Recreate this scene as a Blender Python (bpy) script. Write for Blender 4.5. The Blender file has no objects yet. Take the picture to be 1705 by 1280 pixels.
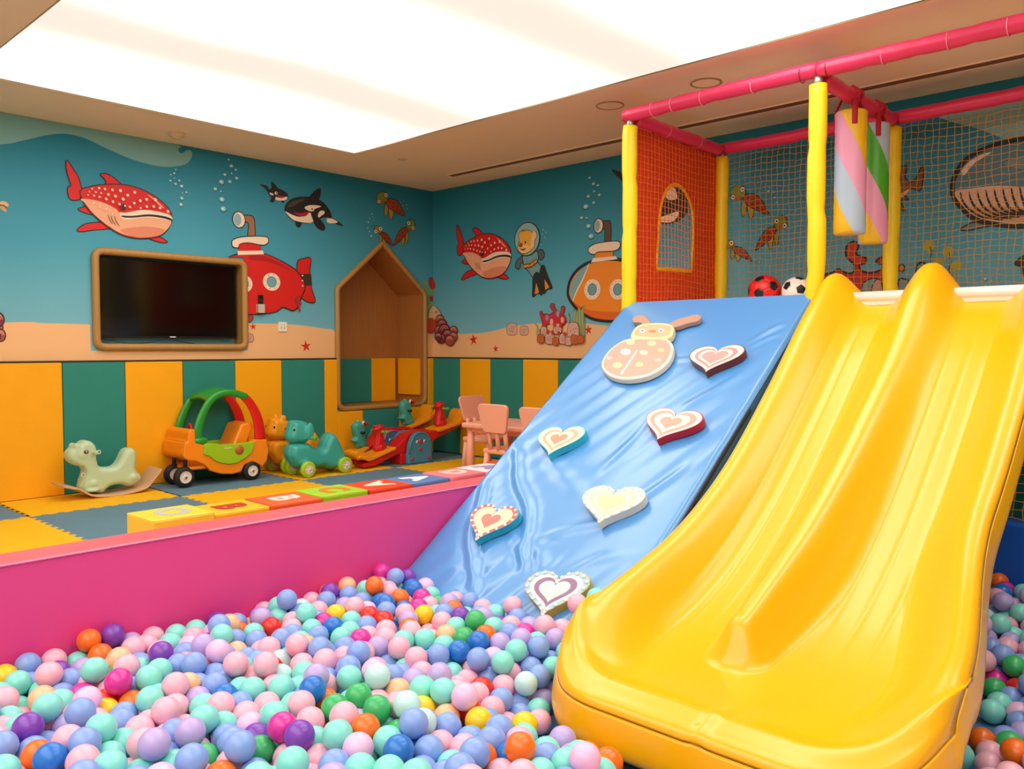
import bpy, bmesh, math, random
import numpy as np
from mathutils import Vector, Matrix
random.seed(7); rng = np.random.default_rng(7)
PI = math.pi
C = bpy.context.scene.collection
# ------------------------------------------------------------------ camera (world: X along the television wall, Y towards it, Z up)
H = 1.08; FPX = 1371.0; CX, CY = 852.5, 640.0
_a = math.radians(43.0); _p = math.atan(60.0 / FPX)
_F = np.array([math.cos(_a), math.sin(_a), 0.0]); _R = np.array([math.sin(_a), -math.cos(_a), 0.0]); _U = np.array([0, 0, 1.0])
CF = _F * math.cos(_p) - _U * math.sin(_p); CU = _U * math.cos(_p) + _F * math.sin(_p)
cd = bpy.data.cameras.new('camera'); cam = bpy.data.objects.new('camera', cd); C.objects.link(cam)
cd.sensor_width = 36.0; cd.lens = 36.0 * FPX / 1705.0; cd.clip_start = 0.05; cd.clip_end = 60
M = Matrix.Identity(4)
for i in range(3):
    M[i][0] = _R[i]; M[i][1] = CU[i]; M[i][2] = -CF[i]
M[2][3] = H
cam.matrix_world = M
bpy.context.scene.camera = cam
# ------------------------------------------------------------------ world, exposure
sc = bpy.context.scene
sc.view_settings.view_transform = 'Standard'; sc.view_settings.look = 'None'
sc.view_settings.gamma = 1.0; sc.view_settings.use_curve_mapping = False
sc.view_settings.exposure = 0.0
w = bpy.data.worlds.new('world'); sc.world = w; w.use_nodes = True
w.node_tree.nodes['Background'].inputs[0].default_value = (1.0, 0.93, 0.84, 1)
w.node_tree.nodes['Background'].inputs[1].default_value = 0.3
sc.cycles.max_bounces = 8; sc.cycles.diffuse_bounces = 5; sc.cycles.glossy_bounces = 3
sc.cycles.transmission_bounces = 4; sc.cycles.caustics_reflective = False; sc.cycles.caustics_refractive = False
CEIL_DIM = 1.0; CEIL_BRIGHT = 5.9; FILL = 3.1
# ------------------------------------------------------------------ measuring helpers: where a sight line meets a plane of the room
def ray(u, v): return CF + _R * (u - CX) / FPX - CU * (v - CY) / FPX
def on_x(u, v, x): d = ray(u, v); d = d * (x / d[0]); return (x, d[1], d[2] + H)
def on_y(u, v, y): d = ray(u, v); d = d * (y / d[1]); return (d[0], y, d[2] + H)
def on_z(u, v, z): d = ray(u, v); d = d * ((z - H) / d[2]); return (d[0], d[1], z)
RS = 0.745; RX0, RZ0 = 2.52, 0.022        # climbing ramp plane: z = RZ0 + RS*(x-RX0)
def on_ramp(u, v, lift=0.0):
    d = ray(u, v); k = lift * math.sqrt(1 + RS * RS)
    t = (RZ0 + k - RX0 * RS - H) / (d[2] - RS * d[0]); d = d * t; return (d[0], d[1], d[2] + H)
def zoomer(ox, oy, s, fn, *a):
    return lambda x, y: fn(ox + x * s, oy + y * s, *a)
# ------------------------------------------------------------------ materials
def lin(h):
    h = h.lstrip('#'); r = [int(h[i:i + 2], 16) / 255 for i in (0, 2, 4)]
    return tuple(c / 12.92 if c <= .04045 else ((c + .055) / 1.055) ** 2.4 for c in r) + (1.0,)
MATS = {}
def mat(name, hexc, rough=.5, coat=0.0, crough=.12, metal=0.0, var=.04, vscale=6.0, bump=0.0, bscale=60.0, spec=.5, sheen=0.0, sub=0.0):
    if name in MATS: return MATS[name]
    m = bpy.data.materials.new(name); m.use_nodes = True; nt = m.node_tree; N = nt.nodes; L = nt.links
    b = N['Principled BSDF']; c = lin(hexc) if isinstance(hexc, str) else hexc
    b.inputs['Roughness'].default_value = rough; b.inputs['Metallic'].default_value = metal
    b.inputs['Specular IOR Level'].default_value = spec
    if coat: b.inputs['Coat Weight'].default_value = coat; b.inputs['Coat Roughness'].default_value = crough
    if sheen: b.inputs['Sheen Weight'].default_value = sheen
    if sub:
        b.inputs['Subsurface Weight'].default_value = sub; b.inputs['Subsurface Radius'].default_value = (.02, .02, .02)
        b.inputs['Subsurface Scale'].default_value = .5
    tc = N.new('ShaderNodeTexCoord'); no = N.new('ShaderNodeTexNoise'); no.inputs['Scale'].default_value = vscale; no.inputs['Detail'].default_value = 3
    L.new(tc.outputs['Object'], no.inputs['Vector'])
    mx = N.new('ShaderNodeMix'); mx.data_type = 'RGBA'
    mx.inputs[6].default_value = tuple(max(0, x * (1 - var)) for x in c[:3]) + (1,)
    mx.inputs[7].default_value = tuple(min(1, x * (1 + var)) for x in c[:3]) + (1,)
    L.new(no.outputs['Fac'], mx.inputs[0]); L.new(mx.outputs[2], b.inputs['Base Color'])
    if bump:
        n2 = N.new('ShaderNodeTexNoise'); n2.inputs['Scale'].default_value = bscale; n2.inputs['Detail'].default_value = 4
        L.new(tc.outputs['Object'], n2.inputs['Vector'])
        bp = N.new('ShaderNodeBump'); bp.inputs['Strength'].default_value = bump; bp.inputs['Distance'].default_value = .004
        L.new(n2.outputs['Fac'], bp.inputs['Height']); L.new(bp.outputs[0], b.inputs['Normal'])
    MATS[name] = m
    return m
def wood(name, c1, c2, rough=.5, scale=3.0, axis=2):
    if name in MATS: return MATS[name]
    m = mat(name, c1, rough); nt = m.node_tree; N = nt.nodes; L = nt.links
    tc = N['Texture Coordinate']; mp = N.new('ShaderNodeMapping'); s = [14.0, 14.0, 14.0]; s[axis] = 1.0
    mp.inputs['Scale'].default_value = s; L.new(tc.outputs['Object'], mp.inputs[0])
    no = [n for n in N if n.bl_idname == 'ShaderNodeTexNoise'][0]; no.inputs['Scale'].default_value = scale
    L.new(mp.outputs[0], no.inputs['Vector'])
    mx = [n for n in N if n.bl_idname == 'ShaderNodeMix'][0]
    mx.inputs[6].default_value = lin(c1); mx.inputs[7].default_value = lin(c2)
    return m
def flat(hexc, rough=.6):
    return mat('print_' + hexc.strip('#'), hexc, rough, var=.02, vscale=3)
# ------------------------------------------------------------------ mesh builder
class MB:
    def __init__(s): s.v = []; s.f = []; s.m = []; s.sm = []
    def add(s, vs, fs, mi=0, smooth=False):
        o = len(s.v); s.v += [tuple(map(float, p)) for p in vs]
        for f in fs: s.f.append(tuple(i + o for i in f)); s.m.append(mi); s.sm.append(smooth)
        return s
    def box(s, x0, x1, y0, y1, z0, z1, mi=0):
        v = [(x, y, z) for x in (x0, x1) for y in (y0, y1) for z in (z0, z1)]
        return s.add(v, [(0, 1, 3, 2), (4, 6, 7, 5), (0, 4, 5, 1), (2, 3, 7, 6), (0, 2, 6, 4), (1, 5, 7, 3)], mi)
    def tube(s, pts, r, n=12, mi=0, caps=True, closed=False, sq=(1, 1), up=None):
        P = [Vector(p) for p in pts]; k = len(P); R = r if isinstance(r, (list, tuple)) else [r] * k
        T = []
        for i in range(k):
            a = P[(i - 1) % k] if (closed or i > 0) else P[i]; b = P[(i + 1) % k] if (closed or i < k - 1) else P[i]
            T.append((b - a).normalized())
        nrm = Vector(up) if up else (Vector((0, 0, 1)) if abs(T[0].z) < .9 else Vector((1, 0, 0)))
        vs = []
        for i in range(k):
            nrm = (nrm - T[i] * nrm.dot(T[i])).normalized(); bi = T[i].cross(nrm)
            for j in range(n):
                a = 2 * PI * j / n; vs.append(P[i] + (nrm * math.cos(a) * sq[0] + bi * math.sin(a) * sq[1]) * R[i])
        fs = []
        for i in range(k if closed else k - 1):
            i2 = (i + 1) % k
            for j in range(n):
                j2 = (j + 1) % n; fs.append((i * n + j, i * n + j2, i2 * n + j2, i2 * n + j))
        s.add(vs, fs, mi, n > 5)
        if caps and not closed:
            o = len(s.v) - len(vs)
            s.f.append(tuple(o + j for j in range(n))[::-1]); s.m.append(mi); s.sm.append(False)
            s.f.append(tuple(o + (k - 1) * n + j for j in range(n))); s.m.append(mi); s.sm.append(False)
        return s
    def ell(s, c, r, n=20, m=12, mi=0, rot=None):
        vs = []; fs = []
        for i in range(m + 1):
            th = PI * i / m
            for j in range(n):
                ph = 2 * PI * j / n; p = Vector((math.sin(th) * math.cos(ph) * r[0], math.sin(th) * math.sin(ph) * r[1], math.cos(th) * r[2]))
                if rot: p = rot @ p
                vs.append(p + Vector(c))
        for i in range(m):
            for j in range(n):
                j2 = (j + 1) % n; a, b, c2, d = i * n + j, (i + 1) * n + j, (i + 1) * n + j2, i * n + j2
                fs.append((a, b, c2, d))
        return s.add(vs, fs, mi, True)
    def lathe(s, prof, axis_pt, axis='z', n=28, mi=0, smooth=True):
        vs = []; fs = []; k = len(prof)
        for (r, h) in prof:
            for j in range(n):
                a = 2 * PI * j / n; x, y = r * math.cos(a), r * math.sin(a)
                p = {'z': (x, y, h), 'y': (x, h, y), 'x': (h, x, y)}[axis]
                vs.append(tuple(p[q] + axis_pt[q] for q in range(3)))
        for i in range(k - 1):
            for j in range(n):
                j2 = (j + 1) % n; f = (i * n + j, i * n + j2, (i + 1) * n + j2, (i + 1) * n + j)
                fs.append(f if axis == 'z' or axis == 'x' else f[::-1])
        return s.add(vs, fs, mi, smooth)
    def prism(s, poly, e1, e2, o, ax, h0, h1, mi=0, mi_side=None, smooth=False):
        """poly of 2D points in axes e1,e2 from origin o, extruded along ax from h0 to h1"""
        e1, e2, o, ax = map(Vector, (e1, e2, o, ax)); n = len(poly)
        vs = [o + e1 * p[0] + e2 * p[1] + ax * h for h in (h0, h1) for p in poly]
        A = sum(poly[i][0] * poly[(i + 1) % n][1] - poly[(i + 1) % n][0] * poly[i][1] for i in range(n))
        flip = (A > 0) != (e1.cross(e2).dot(ax) > 0)
        top = tuple(range(n, 2 * n)); bot = tuple(range(n))[::-1]
        sd = [(i, (i + 1) % n, n + (i + 1) % n, n + i) for i in range(n)]
        if flip: top = top[::-1]; bot = bot[::-1]; sd = [f[::-1] for f in sd]
        s.add(vs, [top, bot], mi); o_ = len(s.v) - len(vs)
        for f in sd: s.f.append(tuple(i + o_ for i in f)); s.m.append(mi if mi_side is None else mi_side); s.sm.append(smooth)
        return s
    def build(s, name, mats, parent=None, bevel=0, bseg=2, sub=0, loc=None, auto=False):
        me = bpy.data.meshes.new(name); me.from_pydata(s.v, [], s.f); me.update()
        if not isinstance(mats, (list, tuple)): mats = [mats]
        for m in mats: me.materials.append(m)
        me.polygons.foreach_set('material_index', s.m); me.polygons.foreach_set('use_smooth', [True] * len(s.f) if (bevel and bseg > 1) or auto else s.sm)
        o = bpy.data.objects.new(name, me); C.objects.link(o)
        if parent: o.parent = parent
        if loc: o.location = loc
        if bevel:
            b = o.modifiers.new('bevel', 'BEVEL'); b.width = bevel; b.segments = bseg; b.limit_method = 'ANGLE'; b.angle_limit = .6
            b.harden_normals = True
        if sub:
            b = o.modifiers.new('sub', 'SUBSURF'); b.levels = sub; b.render_levels = sub
        return o
def empty(name, loc=(0, 0, 0), rz=0.0, label=None, cat=None, group=None):
    o = bpy.data.objects.new(name, None); C.objects.link(o); o.location = loc; o.rotation_euler = (0, 0, rz); o.empty_display_size = .1
    tag(o, label, cat, group); return o
def tag(o, label=None, cat=None, group=None, kind=None):
    if label: o['label'] = label
    if cat: o['category'] = cat
    if group: o['group'] = group
    if kind: o['kind'] = kind
    return o
def blobby(name, ells, material, parent, voxel=.008, smooth=4, extra=None):
    """several ellipsoids (and other closed shapes) fused into one continuous skin"""
    b = MB()
    for e in ells: b.ell(*e)
    if extra: extra(b)
    o = b.build(name, material, parent, auto=True)
    r = o.modifiers.new('r', 'REMESH'); r.mode = 'VOXEL'; r.voxel_size = voxel; r.use_smooth_shade = True
    s = o.modifiers.new('s', 'SMOOTH'); s.factor = .6; s.iterations = smooth
    return o
def puff(b, poly, w, layers=((0, .55), (.012, .8), (.026, 1.0)), yo=0.0):
    """side outline swelled sideways in steps; fused and smoothed afterwards by blobby()"""
    Q = spline(poly, 3); n = len(Q); A = sum(Q[i][0] * Q[(i + 1) % n][1] - Q[(i + 1) % n][0] * Q[i][1] for i in range(n)); sg = 1 if A > 0 else -1
    for ins, f in layers:
        R_ = []
        for i in range(n):
            a, c = Q[i - 1], Q[(i + 1) % n]; t = Vector((c[0] - a[0], c[1] - a[1])); t = t.normalized() if t.length else Vector((1, 0))
            R_.append((Q[i][0] - t.y * sg * ins, Q[i][1] + t.x * sg * ins))
        b.prism(R_, (1, 0, 0), (0, 0, 1), (0, yo, 0), (0, 1, 0), -w * f, w * f)
def to_mesh(o):
    bpy.context.view_layer.update(); dg = bpy.context.evaluated_depsgraph_get(); me = bpy.data.meshes.new_from_object(o.evaluated_get(dg)); n = bpy.data.objects.new(o.name, me)
    C.objects.link(n); n.parent = o.parent; n.matrix_local = o.matrix_local.copy(); nm = o.name; bpy.data.objects.remove(o); n.name = nm; return n
def spline(pts, n=6, closed=True):
    out = []; k = len(pts)
    for i in range(k if closed else k - 1):
        g = (lambda q: pts[q % k]) if closed else (lambda q: pts[max(0, min(k - 1, q))])
        p0, p1, p2, p3 = g(i - 1), g(i), g(i + 1), g(i + 2)
        for j in range(n):
            t = j / n
            out.append(tuple(.5 * ((2 * b) + (c - a) * t + (2 * a - 5 * b + 4 * c - d) * t * t + (-a + 3 * b - 3 * c + d) * t ** 3) for a, b, c, d in zip(p0, p1, p2, p3)))
    if not closed: out.append(tuple(pts[-1]))
    return out
def heart(n=40):
    P = []
    for i in range(n):
        t = 2 * PI * i / n
        P.append((16 * math.sin(t) ** 3 / 17.0, (13 * math.cos(t) - 5 * math.cos(2 * t) - 2 * math.cos(3 * t) - math.cos(4 * t)) / 17.0))
    return P
# ------------------------------------------------------------------ the room
WX, WY, ZC = 5.83, 6.58, 2.73
X0, Y0 = -2.6, -3.2
PX, PY = 4.6, 3.23
cream = mat('ceiling_paint', '#fbe4c0', .75, var=.02, bump=.05, bscale=200)
pale = mat('wall_paint', '#efe2c8', .8, var=.02)
def sea(name, axis):
    m = bpy.data.materials.new(name); m.use_nodes = True; N = m.node_tree.nodes; L = m.node_tree.links
    b = N['Principled BSDF']; b.inputs['Roughness'].default_value = .7; b.inputs['Specular IOR Level'].default_value = .25
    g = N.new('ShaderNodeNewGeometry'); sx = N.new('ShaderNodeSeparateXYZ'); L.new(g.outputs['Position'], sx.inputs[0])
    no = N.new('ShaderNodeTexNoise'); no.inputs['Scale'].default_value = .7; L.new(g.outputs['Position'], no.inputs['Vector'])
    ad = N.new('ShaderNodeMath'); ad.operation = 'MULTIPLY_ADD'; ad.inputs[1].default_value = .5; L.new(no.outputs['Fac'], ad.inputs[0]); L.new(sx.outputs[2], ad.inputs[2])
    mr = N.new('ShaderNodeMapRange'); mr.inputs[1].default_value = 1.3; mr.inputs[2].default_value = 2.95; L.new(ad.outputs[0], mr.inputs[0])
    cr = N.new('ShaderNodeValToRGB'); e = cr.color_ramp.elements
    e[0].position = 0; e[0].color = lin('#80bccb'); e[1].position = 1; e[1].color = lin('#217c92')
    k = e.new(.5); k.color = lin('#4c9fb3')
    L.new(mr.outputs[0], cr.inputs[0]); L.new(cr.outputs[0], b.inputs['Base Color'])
    return m
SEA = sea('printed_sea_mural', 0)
def struct(name, b, mats, bevel=0, parent=None, **k):
    o = b.build(name, mats, parent, bevel, **k)
    if not parent: o['kind'] = 'structure'
    return o
# niche and television recess openings in the television wall
NX0, NX1, NZ0, NZE, NZT, NXM = 4.605, 5.70, 0.50, 1.65, 2.125, 5.15
TX0, TX1, TZ0, TZ1 = 2.40, 3.675, 1.065, 1.845
b = MB()
b.box(X0, TX0 + .03, WY, WY + .5, -.15, ZC); b.box(TX1 - .03, NX0, WY, WY + .5, -.15, ZC)
b.box(TX0 + .03, TX1 - .03, WY, WY + .5, -.15, TZ0 + .03); b.box(TX0 + .03, TX1 - .03, WY, WY + .5, TZ1 - .03, ZC)
b.box(TX0 + .03, TX1 - .03, WY + .14, WY + .5, TZ0 + .03, TZ1 - .03)
b.box(NX0, NX1, WY, WY + .5, -.15, NZ0)
b.prism([(NX0, NZE), (NXM, NZT), (NX1, NZE), (NX1, ZC), (NX0, ZC)], (1, 0, 0), (0, 0, 1), (0, WY, 0), (0, 1, 0), 0, .5)
b.box(NX1, WX + .2, WY, WY + .5, -.15, ZC)
b.box(NX0, NX1, WY + .44, WY + .5, NZ0, NZE + .01)
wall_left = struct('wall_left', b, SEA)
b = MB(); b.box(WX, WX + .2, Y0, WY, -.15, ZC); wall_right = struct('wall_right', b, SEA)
b = MB(); b.box(X0 - .2, X0, Y0, WY, -.15, ZC); struct('wall_back', b, pale)
b = MB(); b.box(X0, WX, Y0 - .2, Y0, -.15, ZC); struct('wall_near', b, pale)
# ceiling with the long light tray
QX0, QX1, QY0, QY1 = 1.45, 4.25, -1.2, 5.79
b = MB()
b.box(X0, QX0, Y0, WY, ZC, ZC + .14); b.box(QX1, WX, Y0, WY, ZC, ZC + .14)
b.box(QX0, QX1, Y0, QY0, ZC, ZC + .14); b.box(QX0, QX1, QY1, WY, ZC, ZC + .14)
ceiling = struct('ceiling', b, cream)
# luminous stretch panel with lamp tubes behind it
m = bpy.data.materials.new('backlit_sheet'); m.use_nodes = True; N = m.node_tree.nodes; L = m.node_tree.links
g = N.new('ShaderNodeNewGeometry'); sx = N.new('ShaderNodeSeparateXYZ'); L.new(g.outputs['Position'], sx.inputs[0])
no = N.new('ShaderNodeTexNoise'); no.inputs['Scale'].default_value = .6; L.new(g.outputs['Position'], no.inputs['Vector'])
a1 = N.new('ShaderNodeMath'); a1.operation = 'MULTIPLY_ADD'; a1.inputs[1].default_value = .35; L.new(no.outputs['Fac'], a1.inputs[0]); L.new(sx.outputs[1], a1.inputs[2])
a2 = N.new('ShaderNodeMath'); a2.operation = 'MULTIPLY_ADD'; a2.inputs[1].default_value = 2 * PI / 1.75; a2.inputs[2].default_value = -2 * PI / 1.75 * 5.55; L.new(a1.outputs[0], a2.inputs[0])
a3 = N.new('ShaderNodeMath'); a3.operation = 'COSINE'; L.new(a2.outputs[0], a3.inputs[0])
mr = N.new('ShaderNodeMapRange'); mr.inputs[1].default_value = -1.0; mr.inputs[2].default_value = 1.0; L.new(a3.outputs[0], mr.inputs[0])
pw = N.new('ShaderNodeMath'); pw.operation = 'POWER'; pw.inputs[1].default_value = 2.0; L.new(mr.outputs[0], pw.inputs[0])
mx = N.new('ShaderNodeMix'); mx.data_type = 'RGBA'; L.new(pw.outputs[0], mx.inputs[0])
mx.inputs[6].default_value = (CEIL_DIM, CEIL_DIM * .88, CEIL_DIM * .75, 1); mx.inputs[7].default_value = (CEIL_BRIGHT, CEIL_BRIGHT * .95, CEIL_BRIGHT * .88, 1)
em = N.new('ShaderNodeEmission'); L.new(mx.outputs[2], em.inputs[0]); em.inputs[1].default_value = 1.0
L.new(em.outputs[0], N['Material Output'].inputs[0]); N.remove(N['Principled BSDF'])
b = MB(); b.box(QX0 - .03, QX1 + .03, QY0 - .03, QY1 + .03, ZC + .005, ZC + .03)
lp = b.build('light_panel', m); tag(lp, 'large glowing white stretch ceiling light set into the cream ceiling', 'ceiling light')
b = MB()
for (x0, x1, y0, y1) in ((QX0 - .006, QX0, QY0, QY1), (QX1, QX1 + .006, QY0, QY1), (QX0, QX1, QY0 - .006, QY0), (QX0, QX1, QY1, QY1 + .006)):
    b.box(x0, x1, y0, y1, ZC - .003, ZC + .004)
b.build('edge_profile', mat('tray_edge', '#b8925a', .5), lp)
# unseen glowing panel behind the viewer, added to fill the room with light
m2 = bpy.data.materials.new('fill_glow_sheet'); m2.use_nodes = True; bs = m2.node_tree.nodes['Principled BSDF']
bs.inputs['Emission Color'].default_value = (1, .93, .84, 1); bs.inputs['Emission Strength'].default_value = FILL
b = MB(); b.box(-2.1, .5, -2.4, 5.0, ZC - .02, ZC); o = b.build('light_panel', m2)
tag(o, 'unseen flat glowing panel behind the viewer, added as fill light', 'ceiling light')
# floors
b = MB(); b.box(X0, WX, PY - .1, WY, -.3, -.02); b.box(X0, WX, Y0, PY - .1, -.3, -.16)
floor = struct('floor', b, mat('floor_base', '#4a78a4', .8))
b = MB(); b.box(X0, .25, Y0, PY - .18, -.16, -.02)
# interlocking foam mats 1 m square
MY = mat('foam_mat_yellow', '#f7b90f', .62, bump=.25, bscale=500, var=.05, spec=.35); MG = mat('foam_mat_grey_blue', '#5f8494', .62, bump=.25, bscale=500, var=.05, spec=.35)
def mat_tile(x0, x1, y0, y1, m, ph):
    P = []; d = .022; st = .05
    def edge(a, c, fixed, sgn, horiz, tooth):
        n = max(2, int(round(abs(c - a) / st))); q = (c - a) / n; out = []
        for i in range(n):
            s0, s1 = a + q * i, a + q * (i + 1)
            off = (d if (i + ph) % 2 == 0 else -d) * sgn * .5 if tooth else 0
            for s in (s0 + q * (.12 if off > 0 else -.0), s1 - q * (.12 if off > 0 else 0)):
                out.append((s, fixed + off) if horiz else (fixed + off, s))
        return out
    P += edge(x0 + .012, x1 - .012, y0, -1, True, True); P += edge(y0 + .012, y1 - .012, x1, 1, False, x1 < WX - .06)
    P += edge(x1 - .012, x0 + .012, y1, 1, True, y1 < WY - .06); P += edge(y1 - .012, y0 + .012, x0, -1, False, True)
    bb = MB(); bb.prism(P, (1, 0, 0), (0, 1, 0), (0, 0, 0), (0, 0, 1), -.02, 0.0)
    return bb.build('foam_mat', m, floor)
for i, x in enumerate([-.273, .727, 1.727, 2.727, 3.727, 4.727]):
    for j, (y0, y1) in enumerate([(5.85, WY - .045), (4.85, 5.85), (3.85, 4.85), (3.24, 3.85)]):
        mat_tile(x, min(x + 1, WX - .045), y0, y1, MG if (i + j) % 2 == 1 else MY, 0)
# padded wall panels, 1 m high, orange and teal in turn
PO = mat('panel_orange', '#f7aa0c', .55, bump=.12, bscale=350, var=.04, spec=.3); PT = mat('panel_teal', '#2c8577', .6, bump=.12, bscale=350, var=.04, spec=.3)
def panel(wall, x0, x1, y0, y1, z0, z1, k):
    bb = MB(); bb.box(x0, x1, y0, y1, z0, z1); return bb.build('wall_panel', PO if k % 2 == 0 else PT, wall, bevel=.006)
ed = [.36, .81, 1.27, 1.72, 2.17, 2.62, 3.08, 3.54, 3.99, 4.44, 4.88, 5.33, WX - .005]
for k in range(len(ed) - 1):
    a, c = ed[k] + .002, ed[k + 1] - .002; ZP = .975
    if c < NX0 or a > NX1: panel(wall_left, a, c, WY - .04, WY, 0, ZP, k + 1)
    else:
        if a < NX0: panel(wall_left, a, NX0 - .022, WY - .04, WY, 0, ZP, k + 1)
        if c > NX1: panel(wall_left, NX1 + .025, c, WY - .04, WY, .0, ZP, k + 1)
        panel(wall_left, max(a, NX0 - .02), min(c, NX1 + .023), WY - .04, WY, 0, NZ0 - .025, k + 1)
yy = WY - .04; k = 0
for wdt in [.41] + [.435] * 19:
    panel(wall_right, WX - .04, WX, yy - wdt + .002, yy - .002, 0, .975, k + 1); yy -= wdt; k += 1
b = MB(); b.box(.36, NX0 - .02, WY - .03, WY, .978, .99); b.box(NX1 + .02, WX - .03, WY - .03, WY, .978, .99)
b.build('panel_top_strip', mat('dark_strip', '#3a2a18', .6), wall_left)
b = MB(); b.box(WX - .03, WX, -2, WY - .03, .978, .99); b.build('panel_top_strip', MATS['dark_strip'], wall_right)
# house-shaped niche lining
WD = wood('niche_wood', '#b7793c', '#a3652c', .5); WF = wood('frame_wood', '#b88a4a', '#a67838', .45)
niche = empty('house_niche', (NXM, WY, NZ0), label='house-shaped wooden niche with pitched top, set in the mural wall near the corner', cat='niche')
def off(p): return (p[0] - NXM, p[1] - WY, p[2] - NZ0)
out = [(NX0, NZ0), (NX0, NZE), (NXM, NZT), (NX1, NZE), (NX1, NZ0)]
def inset_house(d): 
    return [(NX0 + d, NZ0 + d), (NX0 + d, NZE - d * .45), (NXM, NZT - d * 1.4), (NX1 - d, NZE - d * .45), (NX1 - d, NZ0 + d)]
def ring(bb, A, B, y0, y1, mi=0):
    n = len(A)
    for i in range(n):
        j = (i + 1) % n
        vs = [off((A[i][0], y0, A[i][1])), off((A[j][0], y0, A[j][1])), off((B[j][0], y0, B[j][1])), off((B[i][0], y0, B[i][1]))]
        vs += [off((A[i][0], y1, A[i][1])), off((A[j][0], y1, A[j][1])), off((B[j][0], y1, B[j][1])), off((B[i][0], y1, B[i][1]))]
        bb.add(vs, [(0, 1, 2, 3), (7, 6, 5, 4), (0, 4, 5, 1), (3, 2, 6, 7)], mi)
bb = MB(); ring(bb, out, inset_house(.02), WY + .001, WY + .42); bb.build('lining', WD, niche)
bb = MB(); bb.prism(inset_house(.01), (1, 0, 0), (0, 0, 1), (-NXM, 0, -NZ0), (0, 1, 0), .405, .43); bb.build('back_board', WD, niche)
def round_poly(P, r, n=5):
    out = []; k = len(P)
    for i in range(k):
        p = Vector(P[i]); a = (Vector(P[i - 1]) - p).normalized(); c = (Vector(P[(i + 1) % k]) - p).normalized()
        rr = r[i] if isinstance(r, list) else r
        for j in range(n + 1):
            t = j / n; out.append(tuple((p + a * rr) * (1 - t) ** 2 + 2 * p * t * (1 - t) + (p + c * rr) * t ** 2))
    return out
rp = round_poly(out, [.09, .03, .03, .03, .09])
bb = MB(); bb.tube([off((p[0], WY - .018, p[1])) for p in rp], .026, 10, closed=True, up=(0, 1, 0)); bb.build('front_frame', WF, niche)
for (a, c, k) in ((NX0 + .022, 5.30, 1), (5.304, NX1 - .08, 0)):
    bb = MB(); bb.box(a - NXM, c - NXM, .375, .404, .022, .475); bb.build('back_pad', PO if k == 0 else PT, niche, bevel=.005)
bb = MB(); bb.box(NX1 - .05 - NXM, NX1 - .021 - NXM, .03, .372, .09, .475); bb.build('side_pad', PO, niche, bevel=.005)
# recessed television with its rounded frame
tv = empty('wall_television', (3.04, WY, 1.45), label='flat black television recessed in a rounded wooden frame on the mural wall', cat='television')
def tvo(x, y, z): return (x - 3.04, y - WY, z - 1.45)
o_ = round_poly([(TX0, TZ0), (TX0, TZ1), (TX1, TZ1), (TX1, TZ0)], .07)
bb = MB(); bb.tube([tvo(p[0], WY - .014, p[1]) for p in round_poly([(TX0 + .025, TZ0 + .025), (TX0 + .025, TZ1 - .025), (TX1 - .025, TZ1 - .025), (TX1 - .025, TZ0 + .025)], .06)], .029, 10, closed=True, up=(0, 1, 0)); bb.build('wooden_frame', WF, tv)
bb = MB()
for (x0, x1, z0, z1) in ((TX0 + .03, TX0 + .045, TZ0 + .03, TZ1 - .03), (TX1 - .045, TX1 - .03, TZ0 + .03, TZ1 - .03), (TX0 + .03, TX1 - .03, TZ0 + .03, TZ0 + .045), (TX0 + .03, TX1 - .03, TZ1 - .045, TZ1 - .03)):
    bb.box(x0 - 3.04, x1 - 3.04, 0, .138, z0 - 1.45, z1 - 1.45)
bb.build('recess_lining', WF, tv)
BLK = mat('black_plastic', '#0b0a0a', .35)
bb = MB(); bb.box(TX0 + .075 - 3.04, TX1 - .07 - 3.04, .05, .1, TZ0 + .10 - 1.45, TZ1 - .065 - 1.45); bb.build('casing', BLK, tv, bevel=.006)
bb = MB(); bb.box(TX0 + .083 - 3.04, TX1 - .078 - 3.04, .046, .05, TZ0 + .118 - 1.45, TZ1 - .073 - 1.45); bb.build('screen', mat('screen_glass', '#050405', .12, var=0), tv)
bb = MB(); bb.box(-.025, .025, .044, .0475, TZ0 + .1055 - 1.45, TZ0 + .1125 - 1.45); bb.build('maker_mark', mat('mark_white', '#f2f2f2', .5), tv)
bb = MB(); bb.tube([tvo(TX0 + .08 + t, WY + .06, TZ0 + .095 - .04 * abs(math.sin(t * 6))) for t in np.linspace(0, .75, 30)], .003, 6); bb.tube([tvo(TX0 + .068, WY + .05, z) for z in np.linspace(TZ0 + .08, TZ0 + .5, 6)], .003, 6)
bb.build('cable', BLK, tv)
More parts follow.
